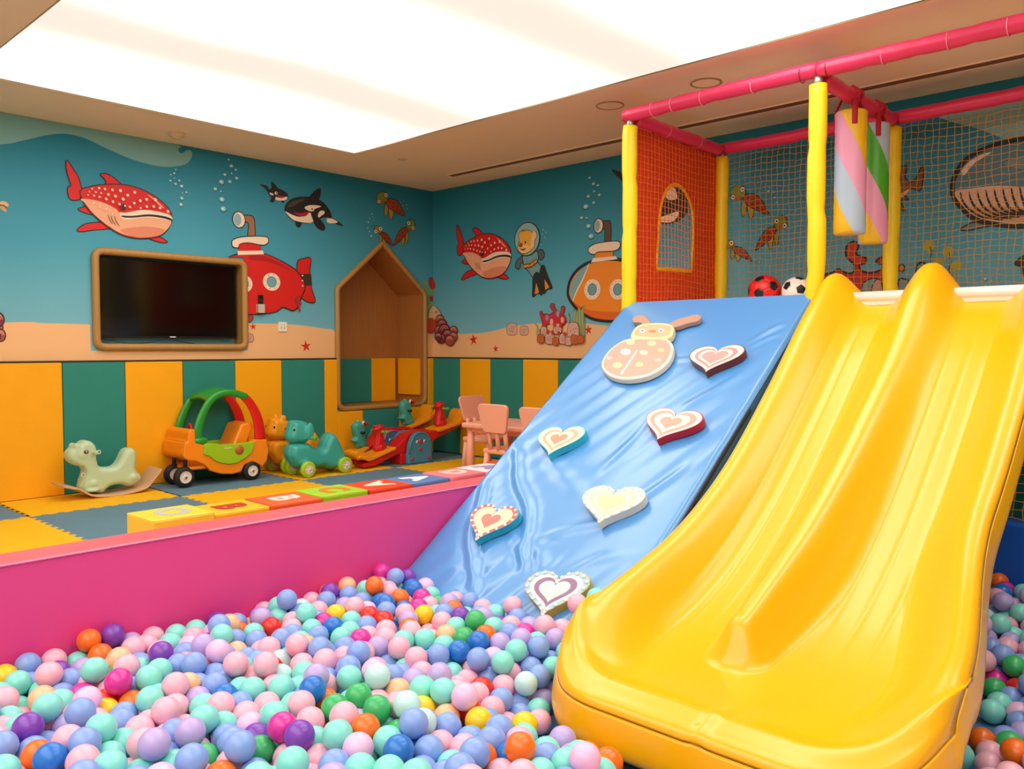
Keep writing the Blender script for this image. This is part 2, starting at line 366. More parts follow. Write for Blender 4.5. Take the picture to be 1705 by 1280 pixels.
# ceiling fittings
tf = mat('fitting_cream', '#d9c49c', .6)
bb = MB(); bb.lathe([(0, -.045), (.03, -.045), (.034, -.03), (.055, -.028), (.06, -.012), (.062, 0)], (0, 0, 0)); o = bb.build('smoke_detector', tf, loc=(2.92, 6.24, ZC)); tag(o, 'small round cream smoke detector on the ceiling above the wave print', 'smoke detector')
bb = MB(); bb.lathe([(0, -.008), (.04, -.008), (.045, 0)], (0, 0, 0)); o = bb.build('sprinkler_cover', tf, loc=(4.65, 5.64, ZC)); tag(o, 'tiny flat round sprinkler cover on the ceiling near the light tray corner', 'sprinkler cover')
for (x, y, lb) in ((4.62, 2.66, 'round flush ceiling speaker above the long pink front rail'), (4.60, 3.38, 'round flush ceiling hatch just left of the yellow corner post')):
    e = empty('ceiling_speaker', (x, y, ZC), label=lb, cat='ceiling speaker')
    bb = MB(); bb.lathe([(.095, 0), (.097, -.006), (.088, -.008), (.086, 0)], (0, 0, 0)); bb.build('rim', mat('rim_tan', '#a98a5c', .5), e)
    bb = MB(); bb.lathe([(.0, -.003), (.086, -.003)], (0, 0, 0)); bb.build('grille', cream, e)
e = empty('air_vent', (5.41, 1.9, ZC), label='long narrow linear air slot in the ceiling along the right wall', cat='air vent')
bb = MB()
bb.box(-.042, .042, -3.9, 3.95, -.004, 0); bb.build('slot', mat('slot_dark', '#7d5632', .8), e)
bb = MB(); bb.box(-.050, -.042, -3.9, 3.95, -.008, 0); bb.box(.042, .050, -3.9, 3.95, -.008, 0); bb.build('blade', cream, e)
# wall socket and remote control holder
e = empty('wall_socket', on_y(470, 544, WY), label='white square wall socket beside the red submarine print', cat='socket')
bb = MB(); bb.box(-.043, .043, -.012, 0, -.043, .043); bb.build('plate', mat('white_plastic', '#efe6d6', .4), e, bevel=.004)
bb = MB()
for dx in (-.02, .012): bb.box(dx, dx + .005, -.0135, -.011, -.02, .0)
for dx in (-.014, .012): bb.box(dx, dx + .004, -.0135, -.011, .012, .024)
bb.build('slots', mat('grey_slot', '#6b655c', .5), e)
p = on_y(432, 513, WY)
bb = MB(); bb.box(-.036, .036, -.035, 0, -.045, -.042); bb.box(-.036, -.033, -.035, 0, -.045, .035); bb.box(.033, .036, -.035, 0, -.045, .035); bb.box(-.036, .036, -.035, -.032, -.045, .035); bb.box(-.036, .036, -.003, 0, -.045, .05)
o = bb.build('remote_holder', mat('holder_clear', '#c9b9aa', .3), loc=p); tag(o, 'pale plastic remote holder stuck on the red submarine print', 'holder')
e = empty('remote_control', (p[0] + .003, p[1] - .017, p[2] - .04), label='black remote control standing in the pale holder by the television', cat='remote')
bb = MB(); bb.box(-.022, .022, -.009, .009, 0, .155); bb.build('casing', BLK, e, bevel=.006)
bb = MB(); bb.lathe([(.009, -.0105), (.011, -.0105), (.011, -.009)], (0, 0, .105), 'y', 20); bb.build('button_ring', mat('grey_button', '#77777a', .4), e)
# ------------------------------------------------------------------ printed mural: flat vinyl prints lying on the two walls
LA = zoomer(0, 180, .25220, on_y, WY); LB = zoomer(340, 240, .28131, on_y, WY); LE = zoomer(590, 300, .23428, on_y, WY); LP = zoomer(0, 0, 1, on_y, WY)
RC = zoomer(700, 240, .29678, on_x, WX); RD = zoomer(1180, 180, .30792, on_x, WX); RF = zoomer(840, 480, .12903, on_x, WX)
RG = zoomer(1340, 240, .21869, on_x, WX); RP = zoomer(0, 0, 1, on_x, WX); RB = zoomer(850, 360, .10941, on_x, WX)
class Fig:
    """layered flat shapes in wall metres (a across as seen, z up); the layers lie half a millimetre over one another"""
    def __init__(s, wall, fn, k=(1, 1), o=(0, 0), src=None):
        s.wall = wall; s.fn = fn; s.b = MB(); s.mats = []; s.idx = {}; s.d = .0006; s.n = 0; s.T = None
    def P(s, p):
        x, y, z = s.fn(*p); a = x if s.src == 'L' else -y
        if s.T: a, z = s.T(a, z)
        return (a, z)
    @property
    def src(s): return 'L' if s.fn in (LA, LB, LE, LP) else 'R'
    def mi(s, c):
        if c not in s.idx: s.idx[c] = len(s.mats); s.mats.append(flat(c))
        return s.idx[c]
    def w(s, a, z, d): return (a, WY - d, z) if s.wall is wall_left else (WX - d, -a, z)
    def poly(s, Q, c):
        Q = s.cut(Q)
        if len(Q) < 3: return
        s.n += 1; d = s.d * s.n + .0008
        A = sum(Q[i][0] * Q[(i + 1) % len(Q)][1] - Q[(i + 1) % len(Q)][0] * Q[i][1] for i in range(len(Q)))
        if A < 0: Q = Q[::-1]
        s.b.add([s.w(a, z, d) for a, z in Q], [tuple(range(len(Q)))], s.mi(c))
    clip = None   # (sign, a): keep what lies on one side of a vertical line
    def cut(s, Q):
        if not s.clip: return Q
        sg, c = s.clip; out = []
        for i in range(len(Q)):
            p, q = Q[i - 1], Q[i]; a, b_ = sg * (p[0] - c), sg * (q[0] - c)
            if (a > 0) != (b_ > 0): t = a / (a - b_); out.append((c, p[1] + (q[1] - p[1]) * t))
            if b_ > 0: out.append(q)
        return out
    def fill(s, pts, c, line=None, lw=.008, smooth=True):
        Q = [s.P(p) for p in pts]
        if smooth: Q = spline(Q, 4)
        s.poly(Q, c)
        if line: s.ribbon(Q, line, lw, True)
        return s
    def ribbon(s, Q, c, lw, closed):
        if s.clip:
            sg, cc = s.clip
            if any(sg * (p[0] - cc) <= 0 for p in Q):
                if closed: Q = list(Q) + [Q[0]]; closed = False
                run = []; runs = []
                for p in Q:
                    if sg * (p[0] - cc) > 0: run.append(p)
                    elif run: runs.append(run); run = []
                if run: runs.append(run)
                k_ = s.clip; s.clip = None
                for r_ in runs:
                    if len(r_) > 1: s.ribbon(r_, c, lw, False)
                s.clip = k_; return
        s.n += 1; d = s.d * s.n + .0008; n = len(Q); L = []; Rr = []
        for i in range(n):
            a = Vector(Q[i - 1] if (closed or i) else Q[i]); b = Vector(Q[(i + 1) % n] if (closed or i < n - 1) else Q[i]); t = b - a
            if t.length < 1e-9: t = Vector((1, 0))
            t.normalize(); k = lw / 2; m_ = Vector((-t.y, t.x)) * k
            if not closed: m_ *= math.sin(PI * (i + .6) / (n + .2)) * .6 + .4
            L.append(Vector(Q[i]) + m_); Rr.append(Vector(Q[i]) - m_)
        vs = [s.w(p.x, p.y, d) for p in L + Rr]; fs = [(i, (i + 1) % n, n + (i + 1) % n, n + i) for i in range(n if closed else n - 1)]
        s.b.add(vs, [f[::-1] for f in fs], s.mi(c))
    def line(s, pts, c, lw=.008, smooth=True):
        Q = [s.P(p) for p in pts]
        s.ribbon(spline(Q, 4, False) if smooth and len(Q) > 2 else Q, c, lw, False); return s
    def dot(s, x, y, r, c, ry=None, line=None, lw=.006, rot=0, seg=12):
        p = s.P((x, y)); q = s.P((x + r, y)); q2 = s.P((x, y - (ry or r))); rx = abs(q[0] - p[0]); rz = abs(q2[1] - p[1])
        Q = []
        for i in range(seg):
            t = 2 * PI * i / seg; u, v = rx * math.cos(t), rz * math.sin(t)
            Q.append((p[0] + u * math.cos(rot) - v * math.sin(rot), p[1] + u * math.sin(rot) + v * math.cos(rot)))
        s.poly(Q, c)
        if line: s.ribbon(Q, line, lw, True)
        return s
    def star(s, x, y, r, c):
        p = s.P((x, y)); q = s.P((x, y - r)); R_ = abs(q[1] - p[1]); Q = []
        for i in range(10):
            t = PI / 2 + i * PI / 5 + .12; rr = R_ if i % 2 == 0 else R_ * .36; Q.append((p[0] + rr * math.cos(t), p[1] + rr * math.sin(t)))
        s.poly(Q, c); return s
    def done(s, name, label=None):
        o = s.b.build(name, s.mats, s.wall)
        if label: o['label'] = label
        return o
def retarget(f, fn_from, A, B, fn_to, A2, B2, src='L', dst='R'):
    g = lambda fn, p, k: (fn(*p)[0] if k == 'L' else -fn(*p)[1], fn(*p)[2])
    a, b, a2, b2 = g(fn_from, A, src), g(fn_from, B, src), g(fn_to, A2, dst), g(fn_to, B2, dst)
    kx = (b2[0] - a2[0]) / (b[0] - a[0]); kz = (b2[1] - a2[1]) / (b[1] - a[1])
    f.T = lambda u, z: (a2[0] + kx * (u - a[0]), a2[1] + kz * (z - a[1]))
    return f
K = '#1f1a17'; RED = '#d8160e'; PEACH = '#f0c09a'; CREAM = '#f3d9bd'
# lighter wave along the top of the television wall
f = Fig(wall_left, LA)
f.fill([(-700, 300), (-300, 230), (0, 240), (150, 215), (300, 180), (430, 170), (550, 195), (700, 265), (850, 330), (1000, 375), (1120, 388), (1220, 372), (1262, 330), (1266, 290), (1245, 276), (1225, 283), (1205, 297), (1182, 292), (1176, 268), (1172, 243), (800, 155), (400, 75), (0, 5), (-700, -130)], '#74aaa4'); f.done('wave_print')
f = Fig(wall_right, RD)
f.fill([(1180, 10), (1300, 70), (1450, 110), (1600, 165), (1750, 190), (2100, 200), (2100, -120), (1400, -30)], '#86b3ad'); f.done('wave_print')
# sand along the sea bed
ZS = .99
def sand(wall, pts):
    f = Fig(wall, None); f.poly([(a, ZS) for a in (pts[-1][0], pts[0][0])] + pts, '#ecb37c') if False else None
    Q = spline(pts, 6, False); n = len(Q); f.n = 1
    vs = [f.w(a, z, .001) for a, z in Q] + [f.w(a, ZS, .001) for a, z in Q]
    f.b.add(vs, [(i + 1, i, n + i, n + i + 1) for i in range(n - 1)], f.mi('#efb981')); return f.done('sand_print')
cv = lambda fn, L_, k: [(fn(*p)[0] if k == 'L' else -fn(*p)[1], fn(*p)[2]) for p in L_]
sand(wall_left, [(X0 + .1, 1.2), (.3, 1.15)] + cv(LP, [(0, 537), (75, 538), (150, 540)], 'L'))
sand(wall_left, cv(LB, [(256, 1060), (420, 1063), (560, 1070), (700, 1090), (770, 1105)], 'L') + [(NX0 - .02, 1.12)])
sand(wall_left, cv(LB, [(1312, 1110), (1360, 1112)], 'L') + [(WX, 1.13)])
sand(wall_right, [(-WY, 1.13)] + cv(RC, [(95, 1058), (200, 1063), (330, 1060), (420, 1045), (520, 1020), (700, 1003), (900, 1003), (1060, 1020)], 'R') + [(-3.2, 1.18), (-2, 1.15), (0, 1.2), (2.9, 1.15)])
# red whale shark with pale dots
def whale_shark(f):
    f.fill([(507, 805), (560, 765), (640, 753), (720, 750), (755, 775), (720, 797), (620, 805), (540, 816)], RED, K)
    f.fill([(513, 668), (540, 656), (570, 652), (615, 700), (560, 692)], RED, K); f.fill([(985, 860), (1045, 848), (1105, 884), (1060, 887), (1010, 872)], RED, K)
    f.fill([(437, 348), (452, 355), (480, 400), (515, 455), (538, 530), (540, 560), (525, 600), (490, 608), (460, 600), (445, 560), (447, 522), (466, 510), (447, 450), (433, 385)], RED, K)
    f.fill([(660, 437), (700, 433), (750, 460), (805, 512), (780, 530), (690, 520), (698, 490), (685, 465)], RED, K)
    f.fill([(528, 545), (600, 517), (690, 504), (800, 504), (900, 525), (1000, 570), (1080, 630), (1120, 680), (1132, 730), (1112, 790), (1062, 840), (1000, 858), (900, 860), (800, 837), (720, 790), (660, 745), (600, 690), (550, 625)], RED, K)
    f.fill([(532, 600), (620, 608), (700, 633), (765, 668), (800, 700), (900, 690), (1000, 690), (1080, 700), (1124, 735), (1120, 775), (1070, 828), (1000, 850), (900, 852), (800, 828), (722, 784), (662, 740), (604, 686), (560, 630)], '#efab84')
    f.fill([(790, 806), (900, 785), (1000, 785), (1085, 805), (1040, 840), (960, 853), (880, 850)], '#df8763')
    f.fill([(785, 690), (830, 690), (950, 672), (1080, 692), (1128, 715), (1128, 745), (1050, 730), (950, 722), (850, 735), (805, 728)], CREAM)
    f.fill([(798, 710), (870, 712), (980, 702), (1080, 714), (1130, 732), (1130, 744), (1070, 727), (980, 716), (870, 724), (815, 722)], K)
    f.fill([(970, 572), (1010, 595), (1050, 630), (1080, 662), (1050, 645), (1015, 610)], '#f4a48d')
    for q in ((708, 705, 722, 740, 738, 765), (728, 712, 742, 748, 762, 772), (750, 712, 764, 750, 785, 780)): f.line([(q[0], q[1]), (q[2], q[3]), (q[4], q[5])], '#7a3a22', .006)
    for x, y, r in ((605, 533, 6), (650, 530, 8), (688, 535, 8), (737, 541, 9), (790, 546, 11), (884, 557, 10), (585, 553, 5), (627, 555, 7), (662, 563, 7), (709, 572, 9), (755, 583, 10), (836, 577, 10), (575, 575, 5), (614, 580, 7), (650, 588, 8), (694, 602, 9), (738, 620, 9), (805, 603, 11), (917, 614, 10), (959, 605, 10), (1016, 608, 11), (780, 636, 9), (877, 630, 9), (848, 654, 8), (919, 662, 7), (959, 652, 9), (1004, 652, 9), (1046, 662, 9), (1098, 685, 10), (610, 630, 6), (647, 652, 6), (692, 668, 7), (733, 700, 6)):
        f.dot(x, y, r, '#f7d3b8', seg=8)
    f.dot(805, 655, 14, K, 22); f.dot(813, 648, 5, '#ffffff', 6)
    return f
whale_shark(Fig(wall_left, LA)).done('whale_shark_print', 'printed red whale shark with pale dots above the television')
whale_shark(retarget(Fig(wall_right, LA), LA, (433, 345), (1132, 860), RC, (205, 452), (510, 728))).done('whale_shark_print', 'smaller printed red whale shark right of the room corner')
# bubbles
def bubbles(wall, fn, L_, c='#8fc3cf'):
    f = Fig(wall, fn)
    for x, y, r in L_:
        f.dot(x, y + r * .15, r, '#2b5f70', r * .9); f.n = 1; f.dot(x - r * .06, y - r * .1, r * .82, c, r * .72); f.dot(x - r * .2, y - r * .2, r * .3, '#dff0f2', seg=7); f.n = 0
    f.done('bubble_print')
bubbles(wall_left, LA, [(1160, 406, 7), (1150, 431, 10), (1127, 440, 7), (1150, 463, 6), (1125, 480, 10), (1184, 479, 10), (1160, 502, 12), (1200, 517, 15), (1205, 562, 6), (1231, 557, 9), (1201, 596, 15), (1196, 638, 16), (1510, 341, 10), (1528, 384, 16), (1557, 408, 10), (1485, 440, 13), (1529, 432, 8), (1563, 464, 14), (1463, 489, 20), (1518, 487, 14), (1422, 535, 15), (1458, 550, 8), (1466, 604, 21), (1475, 667, 22)])
bubbles(wall_left, LE, [(125, 241, 7), (108, 270, 5), (99, 300, 8), (130, 262, 5), (137, 285, 5), (95, 340, 6), (106, 365, 7), (121, 399, 10), (330, 160, 5), (345, 180, 4), (370, 175, 5), (375, 205, 4), (352, 150, 3)])
bubbles(wall_right, RC, [(950, 190, 9), (972, 224, 12), (997, 232, 9), (976, 266, 8), (943, 294, 12), (1005, 286, 11), (973, 329, 11), (930, 352, 18), (906, 414, 12), (934, 414, 8), (945, 461, 16), (959, 518, 18), (690, 480, 5), (705, 495, 5), (685, 505, 4), (700, 525, 5), (680, 565, 5)])
bubbles(wall_right, RD, [(325, 450, 9), (352, 455, 8), (358, 485, 8), (368, 510, 6), (330, 430, 5), (255, 820, 7), (275, 835, 6), (250, 855, 7), (1475, 885, 6), (1497, 925, 12), (1530, 935, 6), (1498, 962, 8), (1460, 983, 12), (1536, 980, 12), (97, 664, 6)])
# submarines
def submarine(f, hull, dark, red=True):
    f.fill([(232, 425), (262, 420), (290, 430), (299, 470), (299, 550), (258, 552), (262, 480), (252, 462), (232, 462)], '#9a6a47', K, smooth=True)
    f.dot(205, 447, 38, CREAM, 49, K, .009); f.dot(196, 447, 22, '#8fb0b5', 36)
    f.fill([(205, 575), (335, 575), (330, 640), (200, 645)], hull, K, smooth=False)
    f.fill([(163, 573), (200, 553), (280, 545), (350, 546), (376, 556), (376, 582), (345, 598), (260, 584), (210, 592), (200, 612), (168, 607)], CREAM, K)
    if red:
        f.fill([(545, 740), (552, 690), (580, 678), (628, 675), (622, 760), (632, 850), (655, 930), (612, 934), (570, 905), (535, 860)], hull, K, .009, smooth=True)
        f.fill([(565, 768), (630, 768), (636, 836), (568, 838)], '#3a2a20', smooth=False)
    else: f.fill([(545, 740), (560, 690), (628, 675), (632, 850), (655, 930), (612, 934), (535, 860)], hull, K)
    f.clip = getattr(f, 'hull_clip', None)
    f.fill([(-20, 740), (60, 690), (150, 662), (250, 646), (350, 648), (440, 685), (530, 738), (575, 790), (595, 850), (570, 910), (555, 960), (520, 985), (465, 966), (420, 992), (330, 1006), (250, 1005), (120, 990), (20, 930), (-40, 830)], hull, K, .012)
    if red: f.fill([(270, 660), (350, 664), (430, 698), (505, 745), (430, 715), (350, 690), (270, 684)], dark)
    if red: f.clip = None; f.fill([(140, 669), (180, 656), (215, 649), (262, 645), (262, 670), (200, 668)], hull, smooth=False); f.line([(140, 667), (180, 655), (215, 648), (262, 645)], K, .012)
    f.fill([(193, 632), (343, 630), (350, 652), (195, 656)], CREAM, smooth=False)
    f.clip = getattr(f, 'hull_clip', None)
    for x, y in ((395, 815), (230, 826)):
        f.dot(x, y, 51, CREAM, 53, seg=20); f.dot(x, y, 28, '#6fa3b0', 31, K, .004, seg=16)
        for i in range(8): f.dot(x + 40 * math.cos(i * PI / 4 + .3), y + 41 * math.sin(i * PI / 4 + .3), 3, '#a26b45', seg=5)
        f.n -= 8
    return f
f = Fig(wall_left, LB); f.hull_clip = (1, TX1 - .03); f = submarine(f, '#d5170c', '#ae1008')
f.clip = None
for y in (778, 808, 838): f.dot(577, y, 5, CREAM)
f.fill([(532, 905), (548, 898), (556, 920), (572, 945), (560, 958), (566, 988), (554, 985), (548, 958), (536, 935)], '#a32a24'); f.done('submarine_print', 'printed red submarine with periscope beside the television')
f = Fig(wall_right, RC)
f.fill([(1020, 435), (1045, 430), (1068, 440), (1068, 545), (1035, 548), (1036, 480), (1020, 475)], '#5d4436', K)
f.dot(1000, 458, 27, CREAM, 42, K, .009); f.dot(993, 458, 15, '#8fb0b5', 30)
f.fill([(985, 600), (1085, 590), (1080, 645), (975, 655)], '#ee8416', K, smooth=False)
f.fill([(945, 585), (980, 560), (1040, 548), (1115, 545), (1120, 580), (1085, 600), (1000, 605), (980, 618), (952, 612)], CREAM, K)
f.fill([(830, 830), (845, 760), (890, 700), (960, 660), (1060, 645), (1180, 660), (1290, 720), (1340, 810), (1310, 900), (1240, 960), (1120, 988), (1040, 990), (960, 975), (890, 930), (845, 880)], '#f08a10', K, .03)
f.fill([(842, 830), (855, 770), (895, 712), (952, 672), (925, 740), (880, 820), (860, 880)], '#7fa7ab')
f.line([(950, 668), (920, 745), (880, 825), (858, 880)], CREAM, .014)
f.fill([(862, 885), (930, 925), (1040, 940), (1150, 935), (1250, 900), (1290, 905), (1230, 955), (1120, 982), (1040, 984), (960, 968), (895, 925)], '#e0640b')
f.fill([(972, 640), (1100, 628), (1110, 645), (960, 665)], CREAM, smooth=False)
for x in (968, 1112, 1240):
    f.dot(x, 815, 46, CREAM, 58, seg=20); f.dot(x, 815, 25, '#6f9ca0', 33, K, .004, seg=16)
    for i in range(10): f.dot(x + 36 * math.cos(i * PI / 5), 815 + 46 * math.sin(i * PI / 5), 2.5, '#a26b45', seg=5)
    f.n -= 10
f.done('submarine_print', 'printed orange submarine with a glass nose left of the yellow post')
# orcas
def orca(f):
    f.fill([(735, 438), (770, 442), (822, 482), (790, 478), (765, 462), (728, 462)], K); f.fill([(728, 440), (760, 442), (790, 462), (755, 468), (728, 462)], CREAM)
    f.fill([(640, 320), (622, 310), (655, 275), (686, 260), (690, 290), (676, 330)], K); f.fill([(540, 455), (545, 485), (565, 492), (575, 462)], K)
    f.fill([(474, 380), (490, 345), (530, 318), (600, 310), (670, 325), (715, 355), (745, 400), (752, 438), (725, 432), (690, 440), (650, 462), (590, 468), (530, 455), (490, 420)], K)
    f.fill([(480, 398), (520, 418), (570, 430), (620, 405), (650, 430), (640, 462), (590, 464), (530, 450), (495, 420)], CREAM)
    f.fill([(527, 405), (570, 408), (615, 400), (605, 422), (570, 428)], '#a81c2c')
    f.fill([(592, 375), (620, 362), (665, 362), (690, 370), (655, 382), (640, 398), (610, 392)], CREAM); f.fill([(672, 415), (685, 395), (708, 396), (708, 412), (690, 425), (672, 440)], CREAM)
    f.fill([(630, 410), (655, 415), (690, 450), (712, 485), (708, 510), (680, 505), (655, 480), (640, 445)], K)
    f.fill([(490, 370), (530, 335), (600, 325), (560, 345), (520, 370)], '#4a3a30')
    f.dot(636, 384, 7, '#e8b030', 8); f.dot(636, 384, 4, K); return f
orca(Fig(wall_left, LB)).done('orca_print', 'printed large black and white orca above the submarine')
f = Fig(wall_left, LB)
f.fill([(328, 237), (350, 240), (375, 250), (385, 285), (368, 275), (355, 258)], K); f.fill([(396, 222), (412, 230), (435, 262), (402, 262)], K)
f.fill([(375, 280), (400, 258), (440, 262), (480, 282), (497, 308), (485, 330), (450, 335), (410, 325), (385, 302)], K)
f.fill([(418, 312), (450, 318), (490, 312), (482, 330), (450, 334), (420, 328)], CREAM); f.fill([(430, 300), (455, 308), (478, 310), (455, 320)], '#b3202c')
f.fill([(385, 288), (405, 292), (408, 302), (392, 300)], CREAM); f.dot(424, 290, 9, CREAM); f.dot(426, 290, 4, K)
f.fill([(410, 308), (420, 315), (410, 342), (388, 338), (398, 318)], K); f.fill([(455, 334), (472, 336), (462, 348)], K); f.done('orca_print', 'printed baby orca beside the larger one')
f = Fig(wall_right, RP)
f.fill([(1018, 283), (1034, 287), (1048, 300), (1052, 320), (1036, 302)], K); f.fill([(1040, 318), (1070, 300), (1105, 300), (1140, 322), (1146, 352), (1120, 372), (1080, 368), (1050, 348)], K)
f.fill([(1060, 355), (1095, 362), (1130, 352), (1118, 370), (1082, 366)], CREAM); f.fill([(1108, 316), (1122, 312), (1128, 330), (1112, 332)], CREAM); f.done('orca_print')
# sea turtles
def turtle(f, T):
    def q(L_): return [T(*p) for p in L_]
    f.fill(q([(120, 75), (165, 70), (170, 130), (155, 190), (135, 195), (120, 130)]), '#b98d2a', K, .005); f.fill(q([(85, 80), (115, 90), (110, 150), (90, 185), (75, 150)]), '#a08a2c', K, .005)
    f.fill(q([(90, 60), (130, 40), (190, 50), (235, 95), (260, 140), (275, 170), (230, 160), (180, 140), (120, 110)]), '#a8401d', K, .007)
    for a in ((130, 65), (165, 75), (200, 100), (160, 105), (195, 130), (230, 140)): x, y = T(*a); f.dot(x, y, 9, '#7d2a12', 8, seg=6)
    f.n -= 5
    f.fill(q([(0, 40), (10, 5), (50, -15), (95, -5), (110, 30), (90, 65), (50, 78), (15, 70)]), '#7f8a2c', K, .005); f.fill(q([(10, 55), (45, 60), (85, 50), (60, 80), (25, 80)]), '#a85a20')
    for a, r in (((20, 62), 12), ((88, 12), 13)): x, y = T(*a); f.dot(x, y, r, '#efe3c0', r * 1.1, K, .003); f.dot(x, y, r * .45, K, seg=6)
    return f
turtle(Fig(wall_left, LE), lambda x, y: (157 + x * .72, 95 + y * .92)).done('turtle_print', 'printed turtle, highest of the three above the niche')
turtle(Fig(wall_left, LE), lambda x, y: (428 - x * .52 - y * .05, 285 + y * .85 + x * .12)).done('turtle_print', 'printed turtle facing left above the niche roof')
turtle(Fig(wall_left, LE), lambda x, y: (140 + x * .48 , 325 + y * .6 + x * .15)).done('turtle_print', 'printed turtle just over the niche peak')
turtle(Fig(wall_right, RD), lambda x, y: (120 + x * .75, 430 + y * .85)).done('turtle_print', 'printed turtle behind the net, highest of three')
turtle(Fig(wall_right, RD), lambda x, y: (425 - x * .62, 585 + y * .75 + x * .2)).done('turtle_print', 'printed turtle behind the net facing left')
turtle(Fig(wall_right, RD), lambda x, y: (75 + x * .58, 715 + y * .5 + x * .1)).done('turtle_print', 'printed turtle behind the net beside the yellow post')
# cub in a diving helmet
f = Fig(wall_right, RB)
f.fill([(75, 760), (95, 680), (130, 645), (190, 600), (210, 690), (165, 720), (140, 800), (90, 795)], '#5b6662', K)
f.fill([(390, 570), (440, 510), (500, 520), (520, 590), (480, 665), (430, 640)], '#4f5a55', K)
f.fill([(195, 600), (300, 590), (400, 530), (430, 620), (420, 700), (480, 770), (490, 850), (450, 890), (390, 850), (370, 920), (340, 930), (280, 840), (230, 790), (200, 720)], '#6fa0a0', K)
f.fill([(470, 770), (520, 755), (560, 880), (640, 1090), (570, 1110), (510, 1180), (480, 1050), (450, 900)], '#1e2426', K); f.fill([(525, 960), (600, 1080), (535, 1120)], '#e08a1a', smooth=False)
f.fill([(395, 860), (440, 870), (460, 980), (490, 1190), (420, 1170), (345, 1230), (345, 1080), (350, 930)], '#1e2426', K); f.fill([(400, 1010), (445, 1160), (375, 1190)], '#e08a1a', smooth=False)
f.fill([(205, 740), (310, 720), (405, 650), (415, 700), (330, 770), (220, 795)], '#ee8a16', K, smooth=False); f.line([(305, 722), (315, 772)], K, .005); f.line([(360, 685), (370, 740)], K, .005)
f.dot(262, 348, 190, '#94b9b6', 252, K, .008, seg=28)
f.fill([(145, 260), (200, 215), (300, 215), (350, 250), (400, 230), (415, 300), (380, 380), (380, 460), (320, 530), (240, 570), (170, 560), (125, 500), (125, 440), (150, 380), (135, 310)], '#efb03a', K, .005)
f.fill([(350, 250), (390, 235), (410, 300), (375, 380), (370, 460), (330, 500), (320, 400)], '#f0c894'); f.fill([(130, 480), (200, 440), (300, 450), (310, 520), (240, 560), (170, 555)], '#f3c77c')
f.dot(170, 442, 32, '#9c4a22', 34); f.dot(243, 398, 11, K, 20); f.dot(145, 398, 8, K, 14); f.fill([(150, 490), (200, 500), (255, 485), (225, 518), (190, 520)], '#7a1f14')
for a in (200, 222, 245): f.line([(a, 240), (a - 5, 222), (a + 8, 208)], K, .005)
f.done('diver_cub_print', 'printed cub in a diving helmet, belt and flippers')
# corals, stones, starfish
def pebble(f, x, y, r, ry, c='#d8a892', dots='#8a3a34'):
    f.fill([(x - r, y), (x - r * .75, y - ry * .8), (x, y - ry), (x + r * .75, y - ry * .8), (x + r, y), (x + r * .8, y + ry * .85), (x, y + ry), (x - r * .8, y + ry * .85)], c, '#6b3c28', .005)
    for i in range(7): a = i * 2.4; f.dot(x + r * .6 * math.cos(a) * (.4 + .6 * (i % 3) / 2), y + ry * .6 * math.sin(a) * (.4 + .6 * (i % 2)), r * .1, dots, seg=5)
    f.n -= 7
f = Fig(wall_left, LP); f.n = 0; f.poly([(2.34, .99), (3.74, .99), (3.74, 1.062), (2.34, 1.062)], '#efb981'); f.done('sand_print')
f = Fig(wall_right, RF)
for k in range(7): f.line([(430 + k * 6, 640), (415 + k * 8, 560), (440 - k * 8, 480 - k * 6)], '#b9b078' if k % 2 else '#8fa06a', .012)
for k in range(9): f.line([(900 + k * 18, 640), (880 + k * 20, 480), (900 + k * 15, 330 - (k % 3) * 45), (890 + k * 20, 230 + (k % 2) * 60)], '#a9ab6c' if k % 2 else '#7f9a68', .016)
f.fill([(480, 640), (470, 540), (500, 470), (480, 380), (465, 310), (490, 295), (510, 350), (530, 330), (560, 330), (590, 340), (620, 320), (640, 300), (600, 240), (612, 200), (650, 200), (650, 240), (690, 300), (680, 340), (720, 350), (740, 280), (745, 235), (785, 235), (780, 290), (765, 350), (810, 360), (800, 440), (760, 480), (700, 470), (640, 460), (560, 470), (540, 560), (520, 650)], '#c92329', '#4a1018', .006)
for x, y, c in ((560, 380, '#8a86b8'), (700, 330, '#8a9ab0'), (835, 400, '#7aa89a'), (820, 340, '#7aa89a'), (620, 430, '#e7b394'), (760, 410, '#e7a794')): f.dot(x, y, 22, c, 40)
for x, y, r, ry in ((520, 560, 42, 70), (600, 640, 60, 80), (700, 520, 55, 70), (780, 650, 60, 70), (905, 560, 75, 125), (845, 680, 42, 55)): pebble(f, x, y, r, ry)
for x, y in ((640, 570), (580, 560), (720, 580), (800, 590), (745, 480), (670, 470)): f.dot(x, y, 18, '#c1352c', 30)
for x, y, r, ry in ((490, 650, 46, 55), (682, 680, 42, 52), (930, 660, 48, 58), (1008, 655, 42, 50)): pebble(f, x, y, r, ry, '#c9642a', '#8a3a14')
f.done('coral_print', 'printed red coral clump with orange stones left of the ramp')
f = Fig(wall_right, RF); pebble(f, 98, 525, 68, 80); pebble(f, 257, 545, 56, 60); f.done('stone_print')
f = Fig(wall_right, RC); f.star(298, 1097, 36, '#c8281e'); f.star(423, 1148, 24, '#c8281e'); f.star(943, 1042, 30, '#c8281e'); f.done('starfish_print')
f = Fig(wall_left, LB); f.star(602, 1196, 38, '#cf2418'); f.star(289, 1080, 23, '#cf2418'); pebble(f, 268, 1147, 24, 24); f.fill([(258, 1050), (262, 1015), (280, 1010), (290, 1030), (270, 1055)], '#a8402a', K, .004); f.done('starfish_print')
